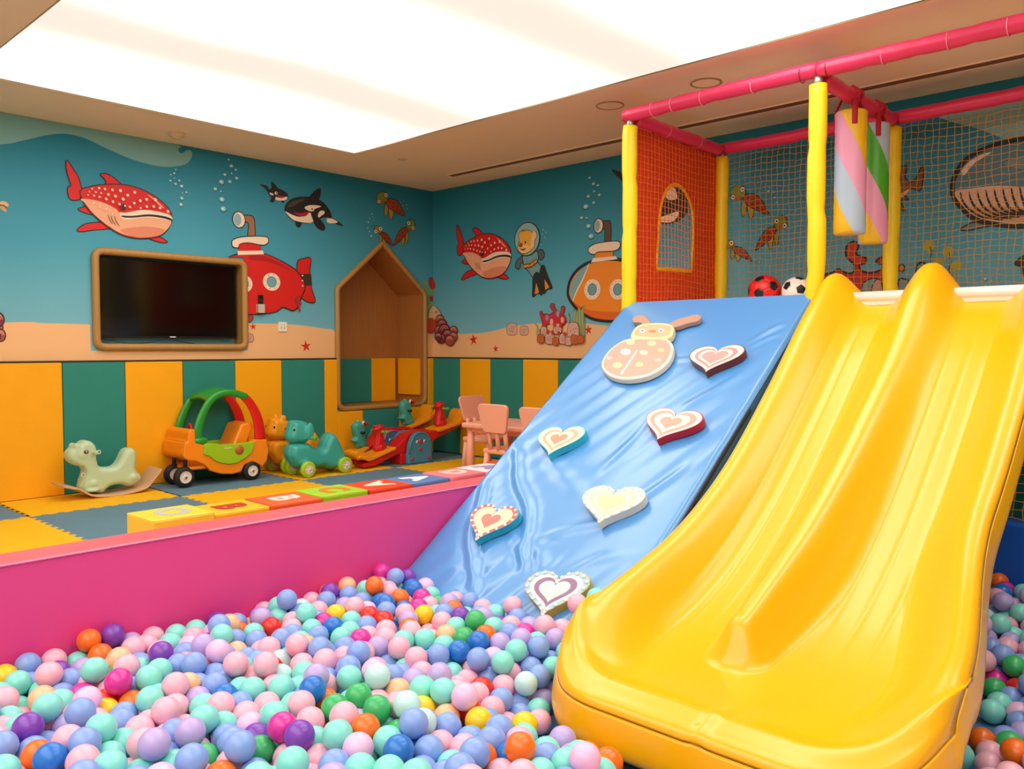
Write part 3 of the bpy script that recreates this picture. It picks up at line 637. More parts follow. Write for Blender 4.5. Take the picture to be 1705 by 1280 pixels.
def shells(f, L_, c1='#7b2b3c', c2='#a84a3a'):
    for i, (x, y, r) in enumerate(L_):
        f.dot(x, y, r, c1 if i % 2 else c2, r * 1.15, '#3a1420', .007, seg=16)
        for k in (.75, .45): f.line([(x - r * k, y), (x - r * k * .6, y - r * k * .8), (x, y - r * k), (x + r * k * .6, y - r * k * .8), (x + r * k, y)], '#e6a78a', .007)
f = Fig(wall_right, RC); f.clip = (1, -WY + .004)
f.fill([(12, 1000), (20, 870), (12, 790), (10, 760), (28, 758), (40, 800), (48, 760), (78, 752), (84, 800), (70, 870), (60, 910), (45, 960), (48, 1010)], '#6f9a6a', None)
f.fill([(48, 752), (70, 750), (84, 800), (72, 812), (58, 790)], '#c22a22', K, .004); f.fill([(52, 850), (72, 845), (70, 875), (56, 880)], '#b3202c', K, .004)
f.fill([(45, 1000), (50, 930), (75, 905), (105, 930), (122, 970), (100, 1010), (70, 1040)], '#d8b08a', K); f.dot(92, 942, 4, K)
f.fill([(34, 1055), (36, 1000), (60, 985), (88, 990), (88, 1055)], '#b94a24', '#5b2410', .004)
shells(f, [(112, 985, 24), (125, 1015, 30), (110, 1045, 26), (140, 1045, 34), (192, 1045, 22), (160, 1070, 28), (192, 1080, 24), (125, 1090, 24), (175, 1100, 26), (112, 1080, 20)]); f.done('coral_print', 'printed purple coral at the room corner')
f = Fig(wall_left, LE); f.clip = (-1, WX - .004)
f.fill([(508, 1060), (515, 900), (500, 800), (485, 740), (490, 712), (515, 715), (522, 770), (545, 740), (560, 770), (575, 790), (560, 880), (545, 960), (535, 1060)], '#7fa26a')
f.line([(505, 780), (520, 850), (515, 930)], '#4a6a44', .006); f.fill([(528, 700), (555, 692), (560, 740), (572, 775), (545, 770), (530, 740)], '#c22a22', K, .004); f.fill([(535, 830), (560, 830), (560, 852), (540, 858)], '#b3202c', K, .004)
f.fill([(524, 990), (528, 930), (560, 890), (600, 925), (612, 960), (585, 1000), (545, 1010)], '#d8b08a', K, .006)
f.fill([(510, 1078), (512, 1000), (540, 980), (575, 990), (580, 1080)], '#b94a24', '#5b2410', .004)
f.done('coral_print', 'printed seaweed and fish between the niche and the room corner')
f = Fig(wall_left, LP); shells(f, [(-8, 545, 13), (-4, 532, 11), (0, 558, 9), (-10, 560, 10)]); f.done('coral_print')
f = Fig(wall_left, LA); f.line([(0, 630), (25, 628), (55, 645)], '#e2b27a', .03); f.line([(0, 655), (20, 660), (40, 682)], '#caa070', .03); f.line([(0, 642), (25, 643), (45, 668)], K, .006); f.done('anchor_print')
# prints behind the net: shark, blue whale, red coral, weed, small fish
f = Fig(wall_right, RD)
f.fill([(870, 400), (960, 340), (1050, 315), (1072, 315), (1065, 380), (1110, 395), (1160, 305), (1150, 440), (1100, 435), (1060, 465), (1080, 495), (1040, 500), (1062, 560), (1020, 530), (960, 510), (900, 470)], '#7a5234', K)
f.fill([(960, 480), (1030, 465), (1090, 435), (1050, 480), (990, 505)], '#e0b48a'); f.done('shark_print')
f = Fig(wall_right, RD)
f.fill([(1360, 655), (1400, 630), (1440, 618), (1560, 625), (1460, 650), (1400, 662)], '#5a7a80', K, .008)
f.fill([(1318, 440), (1330, 370), (1380, 290), (1460, 235), (1580, 190), (1720, 165), (1900, 170), (2100, 230), (2250, 330), (2200, 470), (2050, 580), (1900, 630), (1720, 640), (1560, 630), (1440, 600), (1370, 540), (1330, 490)], '#4f7c88', K, .03)
f.fill([(1330, 455), (1420, 435), (1560, 420), (1720, 430), (1900, 460), (2080, 540), (1900, 615), (1720, 625), (1560, 615), (1450, 588), (1380, 535)], '#d9b69e')
f.fill([(1430, 540), (1600, 530), (1800, 560), (1900, 600), (1720, 620), (1560, 608), (1470, 580)], '#c69a72')
f.fill([(1365, 350), (1400, 300), (1470, 255), (1530, 240), (1450, 290), (1410, 330), (1385, 362)], '#ead2c0')
f.fill([(1600, 300), (1700, 260), (1900, 260), (1900, 320), (1700, 330)], '#6d8e8c')
for k in range(8):
    x = 1362 + k * 46; f.line([(x, 455 - k * 4), (x + 12, 500 - k * 2), (x + 45, 545 + k * 1), (x + 120, 590 - k * 4), (x + 230, 605 - k * 8)], K, .014)
f.done('blue_whale_print', 'printed large blue whale with grooved pale belly behind the net')
f = Fig(wall_right, RD)
f.fill([(620, 1060), (640, 960), (625, 905), (670, 890), (700, 870), (740, 890), (780, 890), (790, 850), (745, 800), (750, 740), (790, 722), (812, 740), (800, 790), (850, 810), (850, 835), (815, 850), (830, 880), (870, 890), (920, 880), (945, 850), (905, 830), (945, 800), (985, 800), (1000, 900), (985, 960), (1000, 1060)], '#c92a1c', K, .014)
f.fill([(755, 950), (775, 930), (782, 955), (765, 965)], '#d9b69e', K, .005); f.fill([(835, 1020), (830, 960), (860, 930), (905, 920), (915, 950), (890, 985), (900, 1030)], '#7aa0a0', K, .008)
f.fill([(895, 1040), (880, 990), (905, 930), (935, 940), (940, 1040)], '#d0a48c', K, .006)
f.fill([(1025, 1030), (1030, 930), (1060, 925), (1080, 935), (1070, 1030)], '#7aa0a0', K, .01); f.dot(1045, 865, 16, '#d88a3a', 20, K, .008)
f.line([(1120, 890), (1130, 850), (1150, 835), (1175, 842), (1160, 865)], K, .012); f.done('coral_print', 'printed tall red coral behind the net')
f = Fig(wall_right, RD)
for x, y, r in ((1190, 745, 34), (1295, 775, 32), (1340, 850, 30), (1240, 830, 26)): f.dot(x, y, r, '#a8a840', r * .9, seg=16)
f.line([(1195, 745), (1205, 780), (1195, 820), (1210, 860)], '#4a5a20', .01); f.line([(1300, 780), (1310, 830), (1300, 880), (1320, 930), (1318, 1010)], '#4a5a20', .01); f.line([(1340, 850), (1330, 900), (1345, 1000)], '#a8a840', .012)
f.done('seaweed_print', 'printed yellow seaweed behind the net')
f = Fig(wall_right, RD); f.fill([(1655, 842), (1700, 800), (1800, 790), (1900, 830), (1850, 890), (1760, 900), (1700, 905), (1690, 860)], '#3a2f22', K); f.done('fish_print')
# ------------------------------------------------------------------ padded pit walls, ramp, deck, frame, nets
PK = mat('vinyl_pink', '#e2428c', .33, var=.05, vscale=2, bump=.12, bscale=18); PKT = mat('vinyl_pink_reflection', '#e8606c', .36, var=.04, vscale=2, bump=.1, bscale=18)  # coral top face: reflected light put into the pink vinyl's colour
BL = mat('vinyl_royal_blue', '#1558b8', .38, var=.04, bump=.1, bscale=14)
YP = mat('foam_sleeve_yellow', '#fbd70c', .38, var=.03, bump=.18, bscale=30); PR = mat('foam_sleeve_pink', '#e0305c', .34, var=.05, bump=.2, bscale=26)
wl = empty('padded_pit_wall', (1.5, 3.05, -.16), label='long low pink padded wall, coral reflection painted on its top, along the ball pit', cat='pit wall')
xs = [-.8, .3, 4.2]
for i in range(2):
    bb = MB(); x0, x1 = xs[i] + .001 - 1.5, xs[i + 1] - .001 - 1.5; z1 = .53
    bb.box(x0, x1, 0, .18, 0, z1)
    bb.m[-1] = 0; bb.m = [0, 0, 0, 0, 0, 1]
    o = bb.build('padded_section', [PK, PKT], wl, bevel=.012, bseg=3)
bb = MB(); bb.tube([(x, -.003, .527) for x in np.linspace(-2.3, 2.69, 60)], .004, 6); bb.build('seam_piping', mat('piping_pale', '#ee7fb0', .4), wl)
bw = empty('padded_blue_wall', (4.4, .2, -.16), label='royal blue padded wall closing the ball pit behind the slide', cat='pit wall')
for i in range(3):
    bb = MB(); bb.box(-.08, .08, -1.6 + i * 1.1 + .001, -.5 + i * 1.1 - .001, 0, .44); bb.build('padded_section', BL, bw, bevel=.02, bseg=3)
# --- frame
FX0, FX1, YA, YM, YB, ZR = 4.3, 5.5, 3.03, 1.83, .6, 2.545
DZ = 1.345
fr = empty('play_frame', (4.9, 1.83, -.16), label='indoor play frame of yellow padded posts and pink padded rails with netting', cat='play structure')
def fo(x, y, z): return (x - 4.9, y - 1.83, z + .16)
def sleeve(p, q, r, m, name, segs, jit=.004):
    p, q = Vector(p), Vector(q); pts = []; rr = []; n = segs * 6
    for i in range(n + 1):
        t = i / n; ph = (i % 6) / 6.0
        k = 1.0 + .03 * math.sin(PI * ph) - (.07 if i % 6 == 0 and 0 < i < n else 0)
        o_ = Vector((random.uniform(-1, 1), random.uniform(-1, 1), random.uniform(-1, 1))) * jit if i % 6 in (0,) else Vector()
        if i % 6: o_ = last
        last = o_ * 1.0
        pts.append(fo(*(p.lerp(q, t) + o_))); rr.append(r * k)
    bb = MB(); bb.tube(pts, rr, 18); return bb.build(name, m, fr)
def tie(c, ax, r, m):
    n1 = Vector((0, 0, 1)) if abs(Vector(ax).z) < .5 else Vector((1, 0, 0)); n2 = Vector(ax).cross(n1)
    P = [fo(*(Vector(c) + (n1 * math.cos(a) + n2 * math.sin(a)) * r)) for a in [2 * PI * k / 16 for k in range(16)]]
    bb = MB(); bb.tube(P, .0025, 5, closed=True); return bb.build('cable_tie', m, fr)
TR = mat('tie_translucent', '#f08aa0', .3); TD = mat('tie_dark', '#6b1020', .4); GALV = mat('galvanised', '#a8a49c', .35, metal=.8)
for (x, y, zb) in ((FX0 + .04, YA, -.16), (FX1, YA, -.16), (FX0 + .04, YM, -.16), (FX1, YM, -.16), (FX0 + .04, YB - .02, -.16), (FX1, YB, -.16)):
    sleeve((x, y, zb), (x, y, ZR - .07), .046, YP, 'post', 8)
    bb = MB(); bb.tube([fo(x, y, ZR - .08), fo(x, y, ZR - .03)], .024, 12); bb.build('pipe_joint', GALV, fr)
for (p, q, s) in (((FX0 + .04, YA + .04, ZR), (FX0 + .04, YM, ZR + .008), 4), ((FX0 + .04, YM, ZR + .008), (FX0 + .04, YB, ZR), 5), ((FX0 + .04, YB, ZR), (FX0 + .04, -.7, ZR), 4),
                  ((FX1, YA + .03, ZR - .01), (FX1, YM, ZR - .01), 4), ((FX1, YM, ZR - .01), (FX1, YB, ZR), 4), ((FX1, YB, ZR), (FX1, -.7, ZR), 4),
                  ((FX0 + .08, YA, ZR - .02), (FX1 - .03, YA, ZR - .02), 4), ((FX0 + .08, YM, ZR - .03), (FX1 - .03, YM, ZR - .03), 4), ((FX0 + .08, YB, ZR - .02), (FX1 - .03, YB, ZR - .02), 4)):
    sleeve(p, q, .041, PR, 'rail', s, .003)
for y in (2.86, 2.72, 2.52, 2.2, 1.92, 1.78, 1.5, 1.2, .95): tie((FX0 + .04, y, ZR), (0, 1, 0), .0425, TD if y in (1.92, 1.78) else TR)
for x in (4.75, 5.15): tie((x, YA, ZR - .02), (1, 0, 0), .0425, TR)
# deck
bb = MB(); bb.box(FX0 - 4.9, FX1 + .12 - 4.9, -.6 - 1.83, YA + .03 - 1.83, DZ - .05 + .16, DZ + .16)
bb.build('deck_board', mat('deck_white', '#f3ded2', .45), fr, bevel=.008)
bb = MB(); bb.tube([fo(FX0 + .02, -.6, DZ - .005), fo(FX0 + .02, YM - .06, DZ - .005)], .03, 14); bb.build('deck_edge_pad', mat('pad_white', '#f5e3dc', .3), fr)
# nets
def net(name, fn, u0, u1, v0, v1, cell, th, m, hole=None, amp=.006):
    nu = int(round((u1 - u0) / cell)); nv = int(round((v1 - v0) / cell)); bb = MB()
    G = {}
    for i in range(nu + 1):
        for j in range(nv + 1):
            u = u0 + (u1 - u0) * i / nu; v = v0 + (v1 - v0) * j / nv
            G[i, j] = Vector(fn(u + random.uniform(-1, 1) * amp + .004 * math.sin(v * 9), v + random.uniform(-1, 1) * amp + .008 * math.sin(u * 7 + v * 3)))
    for i in range(nu + 1): bb.tube([G[i, j] for j in range(nv + 1)], th, 4, caps=False)
    for j in range(nv + 1): bb.tube([G[i, j] for i in range(nu + 1)], th, 4, caps=False)
    bb.sm = [True] * len(bb.sm)
    o = bb.build(name, m, fr); o['kind'] = 'stuff'; return o
NT = mat('net_amber', '#d8901e', .6); NO = mat('net_orange', '#f07a14', .6)
net('safety_net', lambda u, v: fo(FX1 + .055, u, v), -.65, YA - .03, DZ, ZR - .03, .042, .0019, NT)
net('safety_net', lambda u, v: fo(u, YA + .022, v), FX0 + .1, FX1 - .04, DZ - .01, ZR - .055, .042, .0021, NO, amp=.004)
net('safety_net', lambda u, v: fo(FX0 + .09, u, v), -.62, YM - .06, .28, DZ - .06, .042, .0019, NT)
net('safety_net', lambda u, v: fo(u, YB - .05, v), FX0 + .1, FX1 - .04, DZ, ZR - .055, .05, .0019, NT)
# orange panel with an arched opening
PF = mat('fabric_orange_red', '#e2431a', .6, var=.06, bump=.3, bscale=900)
wa = [on_y(u, v, YA + .03) for (u, v) in ((1093, 447), (1096, 390), (1100, 345), (1108, 320), (1120, 308), (1134, 312), (1146, 330), (1153, 355), (1154, 400), (1151, 452))]
hole = spline([(p[0], p[2]) for p in wa[:-1]] + [(wa[-1][0], wa[-1][2])], 4, False)
bb = MB(); x0, x1, z0, z1 = FX0 + .07, FX1 - .03, DZ - .02, ZR - .05
hc = (sum(p[0] for p in hole) / len(hole), sum(p[1] for p in hole) / len(hole))
Hn = []
m_ = len(hole)
hp = [hole[i] for i in range(m_)] + [tuple(np.array(hole[-1]) * (1 - t) + np.array(hole[0]) * t) for t in (.25, .5, .75)]
outer = []
for p in hp:
    d = np.array(p) - np.array(hc); t = min([((x1 if d[0] > 0 else x0) - hc[0]) / d[0] if abs(d[0]) > 1e-6 else 9, ((z1 if d[1] > 0 else z0) - hc[1]) / d[1] if abs(d[1]) > 1e-6 else 9])
    outer.append((hc[0] + d[0] * t, hc[1] + d[1] * t))
n = len(hp)
def corner(a, c):
    for cc in ((x0, z0), (x0, z1), (x1, z0), (x1, z1)):
        if (abs(a[0] - cc[0]) < 1e-6 and abs(c[1] - cc[1]) < 1e-6) or (abs(a[1] - cc[1]) < 1e-6 and abs(c[0] - cc[0]) < 1e-6):
            if a != cc and c != cc: return cc
for yo, fl in ((-.004, 1), (.004, 0)):
    for i in range(n):
        j = (i + 1) % n; q = [hp[i], hp[j], outer[j]]; c_ = corner(outer[i], outer[j])
        if c_: q.append(c_)
        q.append(outer[i]); q = [fo(p[0], YA + yo + .036, p[1]) for p in q]
        bb.add(q, [tuple(range(len(q)))], 0)
bb.build('fabric_panel', PF, fr)
bb = MB(); bb.tube([fo(p[0], YA + .028, p[1]) for p in hp], .014, 8, closed=True, up=(0, 1, 0), sq=(.35, 1)); bb.build('window_trim', mat('trim_yellow', '#f3a812', .5), fr)
# --- climbing ramp
RY0, RY1 = 1.825, 3.045
RV = mat('ramp_vinyl_blue', '#4890d2', .42, coat=1.0, crough=.2, var=.04, vscale=1.5)
rp_ = empty('climbing_ramp', (3.4, 2.48, -.16), label='sloping blue vinyl climbing ramp up to the deck beside the slide', cat='ramp')
XT, XB = 4.33, 2.22
def rz(x): return RZ0 + RS * (x - RX0)
nx, ny = 150, 96
nrm = Vector((-RS, 0, 1)).normalized()
def px_to_xy(u, v): p = on_ramp(u, v); return (p[0], p[1])
CREASE = [([(830, 725), (858, 745), (862, 800), (880, 850), (870, 920), (876, 960)], .011, .022), ([(806, 800), (800, 830), (795, 860)], .010, .02), ([(795, 840), (782, 890), (788, 950), (790, 1000)], .012, .022),
          ([(905, 740), (935, 790), (975, 825)], .008, .035), ([(880, 900), (950, 880), (1010, 868), (1080, 850)], .009, .02), ([(1240, 575), (1290, 545), (1310, 540)], .008, .014), ([(1240, 582), (1280, 562), (1305, 555)], .007, .012),
          ([(1095, 685), (1040, 745), (990, 790)], .006, .02), ([(1130, 680), (1190, 650), (1240, 620)], .006, .02), ([(875, 880), (900, 930), (900, 950)], .006, .03), ([(850, 870), (862, 910), (880, 940)], .007, .02),
          ([(1110, 600), (1150, 597)], .006, .012), ([(1000, 860), (1050, 840), (1110, 800), (1150, 770)], .007, .02), ([(930, 960), (1000, 930), (1060, 925)], .006, .02)]
CR = []
for P_, amp, wd in CREASE:
    Q = spline([px_to_xy(*p) for p in P_], 6, False); CR.append((np.array(Q), amp, wd))
def wrinkle(x, y):
    x = np.asarray(x, float); y = np.asarray(y, float); h = np.zeros_like(x)
    s = (x - XB) / (XT - XB)
    d1 = (x * .8 + y * 1.3); d2 = (x * 1.1 - y * .5)
    fade = np.clip(1.15 - s, .08, 1)
    h += fade * .0032 * np.sin(d1 * 34 + 1.2 * np.sin(d2 * 2.1)) * (0.5 + .5 * np.sin(d2 * 5.0 + y * 3))
    h += fade * .0005 * np.sin(d1 * 71 + 1.7 * np.sin(d2 * 5.3 + 1)) * (0.5 + .5 * np.sin(d2 * 7.0 + 2))
    h += .004 * np.sin(x * 5 + 1) * np.sin(y * 7) * fade
    for Q, amp, wd in CR:
        dm = np.full(x.shape, 9.0); al = np.zeros(x.shape)
        for i in range(len(Q) - 1):
            a, c = Q[i], Q[i + 1]; ab = c - a; t = np.clip(((x - a[0]) * ab[0] + (y - a[1]) * ab[1]) / (ab @ ab + 1e-12), 0, 1)
            dd = np.hypot(x - a[0] - t * ab[0], y - a[1] - t * ab[1]); al = np.where(dd < dm, (i + t) / (len(Q) - 1), al); dm = np.minimum(dm, dd)
        h += np.sin(PI * np.clip(al, 0, 1)) ** .8 * .85 * (amp * np.exp(-(dm / wd) ** 2) - amp * .5 * np.exp(-((dm - wd * 1.7) / wd) ** 2))
    return h
gx, gy = np.meshgrid(np.linspace(XB, XT, nx), np.linspace(RY0, RY1, ny), indexing='ij')
hh = wrinkle(gx, gy) * np.clip(np.minimum(gy - RY0, RY1 - gy) / .03, 0, 1)
bb = MB(); vs = []
for i in range(nx):
    for j in range(ny):
        x, y = gx[i, j], gy[i, j]; e = min(y - RY0, RY1 - y); rd = .02 - math.sqrt(max(0, .02 ** 2 - max(0, .02 - e) ** 2))
        p = Vector((x, y, rz(x))) + nrm * (hh[i, j] - rd); vs.append((p.x - 3.4, p.y - 2.48, p.z + .16))
fs = [(i * ny + j, (i + 1) * ny + j, (i + 1) * ny + j + 1, i * ny + j + 1) for i in range(nx - 1) for j in range(ny - 1)]
bb.add(vs, fs, 0, True)
# sides, back
for (yy_, fl) in ((RY0, 0), (RY1, 1)):
    q = [(2.325, -.155), (XT, rz(XT) - .03), (XT, -.155)]; q = [(a - 3.4, yy_ - 2.48, c + .16) for a, c in q]
    bb.add(q, [(0, 1, 2) if fl else (2, 1, 0)], 0)
bb.add([(XT - 3.4, y - 2.48, z + .16) for y, z in ((RY0, rz(XT)), (RY1, rz(XT)), (RY1, -.15), (RY0, -.15))], [(0, 1, 2, 3)], 0)
bb.build('vinyl_cover', RV, rp_)
rdark = mat('gap_dark', '#3c4046', .5)  # dark strip painted for the shaded gap between ramp and slide
bb = MB(); bb.tube([(x - 3.4, RY0 - .004 - 2.48, rz(x) - .035 + .16) for x in (XB + .2, 3.6)], .012, 8, sq=(1.2, .3)); bb.build('ramp_gap_shade', rdark, rp_)
# --- climbing grips on the ramp
e1 = Vector((1, 0, RS)).normalized(); e2 = Vector((0, 1, 0))
def grip(name, label, T, Nn, wd, cols, side, dashed=None):
    a = Vector(on_ramp(*T, .045)); c = Vector(on_ramp(*Nn, .045))
    up = (c - a); L_ = up.length * 1.30; up.normalize(); rt = up.cross(nrm); rt.normalize(); o_ = a.lerp(c, .62)
    root = empty(name, tuple(o_ - nrm * .045), label=label, cat='climbing grip', group='heart climbing grips on the blue ramp')
    hp_ = heart(44); k = L_ / 1.75
    P = [(x * wd / 1.9, y * k) for x, y in hp_]
    bb = MB(); bb.prism(P, rt, up, (0, 0, 0), nrm, .004, .042); bb.build('body', side, root, bevel=.008, bseg=3)
    z = .0425
    for sc_, c_ in cols:
        bb = MB(); bb.prism([(x * sc_, y * sc_ - (1 - sc_) * .01) for x, y in P], rt, up, (0, 0, 0), nrm, z - .002, z); z += .0011
        bb.build('painted_layer', mat('grip_' + c_, c_, .4, var=.05, vscale=20), root)
    if dashed:
        n_ = 26; hq = heart(n_)
        for i in range(n_):
            x, y = hq[i]; bb = MB(); q = Vector((x * wd / 1.9 * .9, y * k * .9 - .001))
            bb.lathe([(0, z), (.0075, z), (.0085, z - .004)], (0, 0, 0), n=8); o = bb.build('painted_dot', mat('grip_dot_' + dashed, dashed, .4), root)
            o.matrix_local = Matrix.Translation(rt * q.x + up * q.y) @ nrm.to_track_quat('Z', 'Y').to_matrix().to_4x4()
    return root
W_ = '#f6e6cc'; mt_ = lambda c: mat('grip_side_' + c, c, .35)
grip('heart_grip', 'cream and orange heart grip with turquoise edge, high at the far left of the ramp', (915, 753), (939, 714), .29, [(.95, '#f8ecc0'), (.74, '#e8a98a'), (.58, '#f8ecc0'), (.36, '#ee8f78')], mt_('#35b6c4'))
grip('heart_grip', 'cream and rose heart grip with thick red edge in the upper middle of the ramp', (1097, 727), (1128, 686), .32, [(.96, W_), (.80, '#e39a88'), (.62, '#f8ecc8'), (.38, '#ec9a86')], mt_('#b91424'))
grip('heart_grip', 'pink and white heart grip with brown edge, beside the ladybird', (1177, 615), (1197, 579), .31, [(.96, '#f3d8cc'), (.76, '#d48c88'), (.62, W_), (.48, '#e89a96')], mt_('#6e2a14'))
grip('heart_grip', 'cream heart grip with red dotted rim above the padded wall end', (795, 894), (829, 846), .29, [(.97, '#cf5058'), (.80, '#f6ecb0'), (.40, '#e8756c')], mt_('#2aa5b8'), '#f7e4e0')
grip('heart_grip', 'pale green heart grip with white edge, beside the yellow slide', (999, 865), (1026, 815), .32, [(.97, '#e6e6d0'), (.74, '#ccd2b0'), (.58, '#eae8cc'), (.46, '#c8cf9e')], mt_('#dcdccf'), '#f4f2e4')
grip('heart_grip', 'white heart grip with purple band and blue dotted rim, lowest on the ramp', (905, 1018), (932, 958), .31, [(.97, '#9fc2cf'), (.80, '#f0e2dc'), (.66, '#8f6a86'), (.48, '#c7d6df'), (.42, '#f0dcd4')], mt_('#c9a83e'), '#f7f3ea')
lb = empty('ladybird_grip', tuple(on_ramp(1062, 592)), label='large pale orange ladybird climbing grip with antennae at the top of the ramp', cat='climbing grip')
lo = Vector(on_ramp(1062, 592)); ZL = zoomer(960, 490, .23442, on_ramp, .04)
def lp_(L_, off_=0): 
    out_ = []
    for p in L_: q = Vector(ZL(*p)) - lo; out_.append((q.dot(e1), q.dot(e2)))
    return out_
def lay(name, L_, c, h0, h1, parent=lb, sm=True, bev=0):
    Q = lp_(L_); Q = spline(Q, 5) if sm else Q
    bb = MB(); bb.prism(Q, e1, e2, (0, 0, 0), nrm, h0, h1); return bb.build(name, mat('lb_' + c, c, .4, var=.05, vscale=15), parent, bevel=bev, bseg=2)
lay('antenna', [(395, 160), (430, 140), (480, 145), (520, 185), (545, 225), (480, 230), (450, 195), (400, 190)], '#b98f7c', .004, .035, bev=.006)
lay('antenna', [(650, 210), (700, 175), (780, 150), (850, 135), (882, 150), (860, 180), (780, 200), (700, 225)], '#b98f7c', .004, .035, bev=.006)
lay('body', [(175, 510), (190, 450), (240, 385), (320, 330), (390, 310), (500, 305), (630, 310), (680, 350), (685, 410), (650, 480), (580, 540), (480, 585), (340, 602), (230, 575)], '#f6e2c6', .003, .040, bev=.008)
lay('head', [(385, 305), (400, 260), (440, 220), (520, 205), (630, 205), (685, 225), (692, 260), (660, 310), (560, 325), (450, 320)], '#f4d9a0', .004, .043, bev=.008)
lay('shell', [(192, 508), (206, 455), (252, 392), (325, 342), (400, 325), (500, 320), (620, 325), (662, 358), (666, 408), (634, 472), (570, 526), (476, 568), (342, 585), (245, 562)], '#ee9e8c', .038, .0415)
lay('face', [(412, 290), (425, 255), (460, 230), (530, 220), (620, 220), (668, 235), (670, 262), (645, 295), (560, 305), (470, 300)], '#efae86', .0425, .0440)
lay('shell_line', [(430, 395), (438, 398), (325, 568), (308, 568)], '#f8ead0', .041, .0425, sm=False)
for x, y, r, c in ((385, 343, 30, '#f6d29a'), (535, 350, 30, '#f6d29a'), (350, 410, 36, '#f6e6dc'), (478, 415, 28, '#f6ddb0'), (600, 400, 26, '#f3bd8c'), (445, 500, 30, '#f2c48a'), (290, 505, 34, '#c9cf96'), (235, 455, 22, '#dcb6b4'), (580, 470, 22, '#e8b9a0')):
    lay('shell_spot', [(x + r * math.cos(t), y + r * .62 * math.sin(t)) for t in np.linspace(0, 2 * PI, 10)[:-1]], c, .041, .0428)
for x in (470, 602):
    lay('eye', [(x + 20 * math.cos(t), 262 + 14 * math.sin(t)) for t in np.linspace(0, 2 * PI, 9)[:-1]], '#f3e9e4', .0436, .0450); lay('pupil', [(x + 8 * math.cos(t), 264 + 7 * math.sin(t)) for t in np.linspace(0, 2 * PI, 9)[:-1]], '#7d7aa0', .0448, .0458)
lay('nose', [(510, 265), (540, 258), (570, 265), (540, 275)], '#e0785c', .0436, .0452)
# --- double slide
SY = mat('slide_plastic', '#ffb400', .3, coat=.22, var=.02, vscale=2)
sl = empty('double_slide', (3.1, 1.24, -.16), label='glossy yellow plastic double slide with two lanes running into the ball pit', cat='slide')
bx = [1.3, 1.7, 2.0, 2.3, 2.56, 2.82, 3.2, 3.64, 4.03, 4.2, 4.3, 4.45, 4.7]; bz = [.045, .045, .045, .06, .105, .195, .41, .76, 1.10, 1.235, 1.295, 1.335, 1.34]
rx = [1.3, 2.0, 2.1, 2.2, 2.34, 2.56, 2.82, 3.2, 3.64, 4.03, 4.2, 4.3, 4.38, 4.46, 4.55, 4.7]; rzv = [.045, .055, .10, .165, .215, .275, .36, .56, .91, 1.265, 1.40, 1.465, 1.47, 1.40, 1.36, 1.35]
cxx = [1.3, 2.29, 2.34, 2.40, 2.5, 2.71, 2.95, 3.2, 3.48, 3.94, 4.2, 4.3, 4.38, 4.46, 4.55, 4.7]; czz = [.0, .05, .13, .190, .235, .33, .45, .60, .80, 1.16, 1.42, 1.485, 1.49, 1.40, 1.36, 1.35]
def pc(x, X_, Z_):  # smooth monotone-ish interpolation
    i = np.clip(np.searchsorted(X_, x) - 1, 0, len(X_) - 2); X_ = np.array(X_); Z_ = np.array(Z_)
    s = np.gradient(Z_, X_); h = X_[i + 1] - X_[i]; t = (x - X_[i]) / h
    return (2 * t ** 3 - 3 * t ** 2 + 1) * Z_[i] + (t ** 3 - 2 * t ** 2 + t) * h * s[i] + (-2 * t ** 3 + 3 * t ** 2) * Z_[i + 1] + (t ** 3 - t ** 2) * h * s[i + 1]
def smooth(t): t = np.clip(t, 0, 1); return t * t * (3 - 2 * t)
def yl(x): return 1.765 + .01 * smooth((3.0 - x) / .8)
def yr(x): return .70 - .13 * smooth((3.2 - x) / .9)
YCEN = 1.255
XE = 1.925; RC_ = .31
def xend(v):   # foot outline, v 0..1 across
    yl_, yr_ = yl(1.9), yr(1.9); y = yl_ + (yr_ - yl_) * v; e = min(yl_ - y, y - yr_)
    k = max(0, RC_ - e); return XE + (RC_ - math.sqrt(max(0, RC_ ** 2 - k ** 2))) * 1.05
ns, nv_ = 190, 150
_u = np.linspace(0, 1, nv_); vv = .45 * _u + .55 * (.5 - .5 * np.cos(PI * _u)); V = []
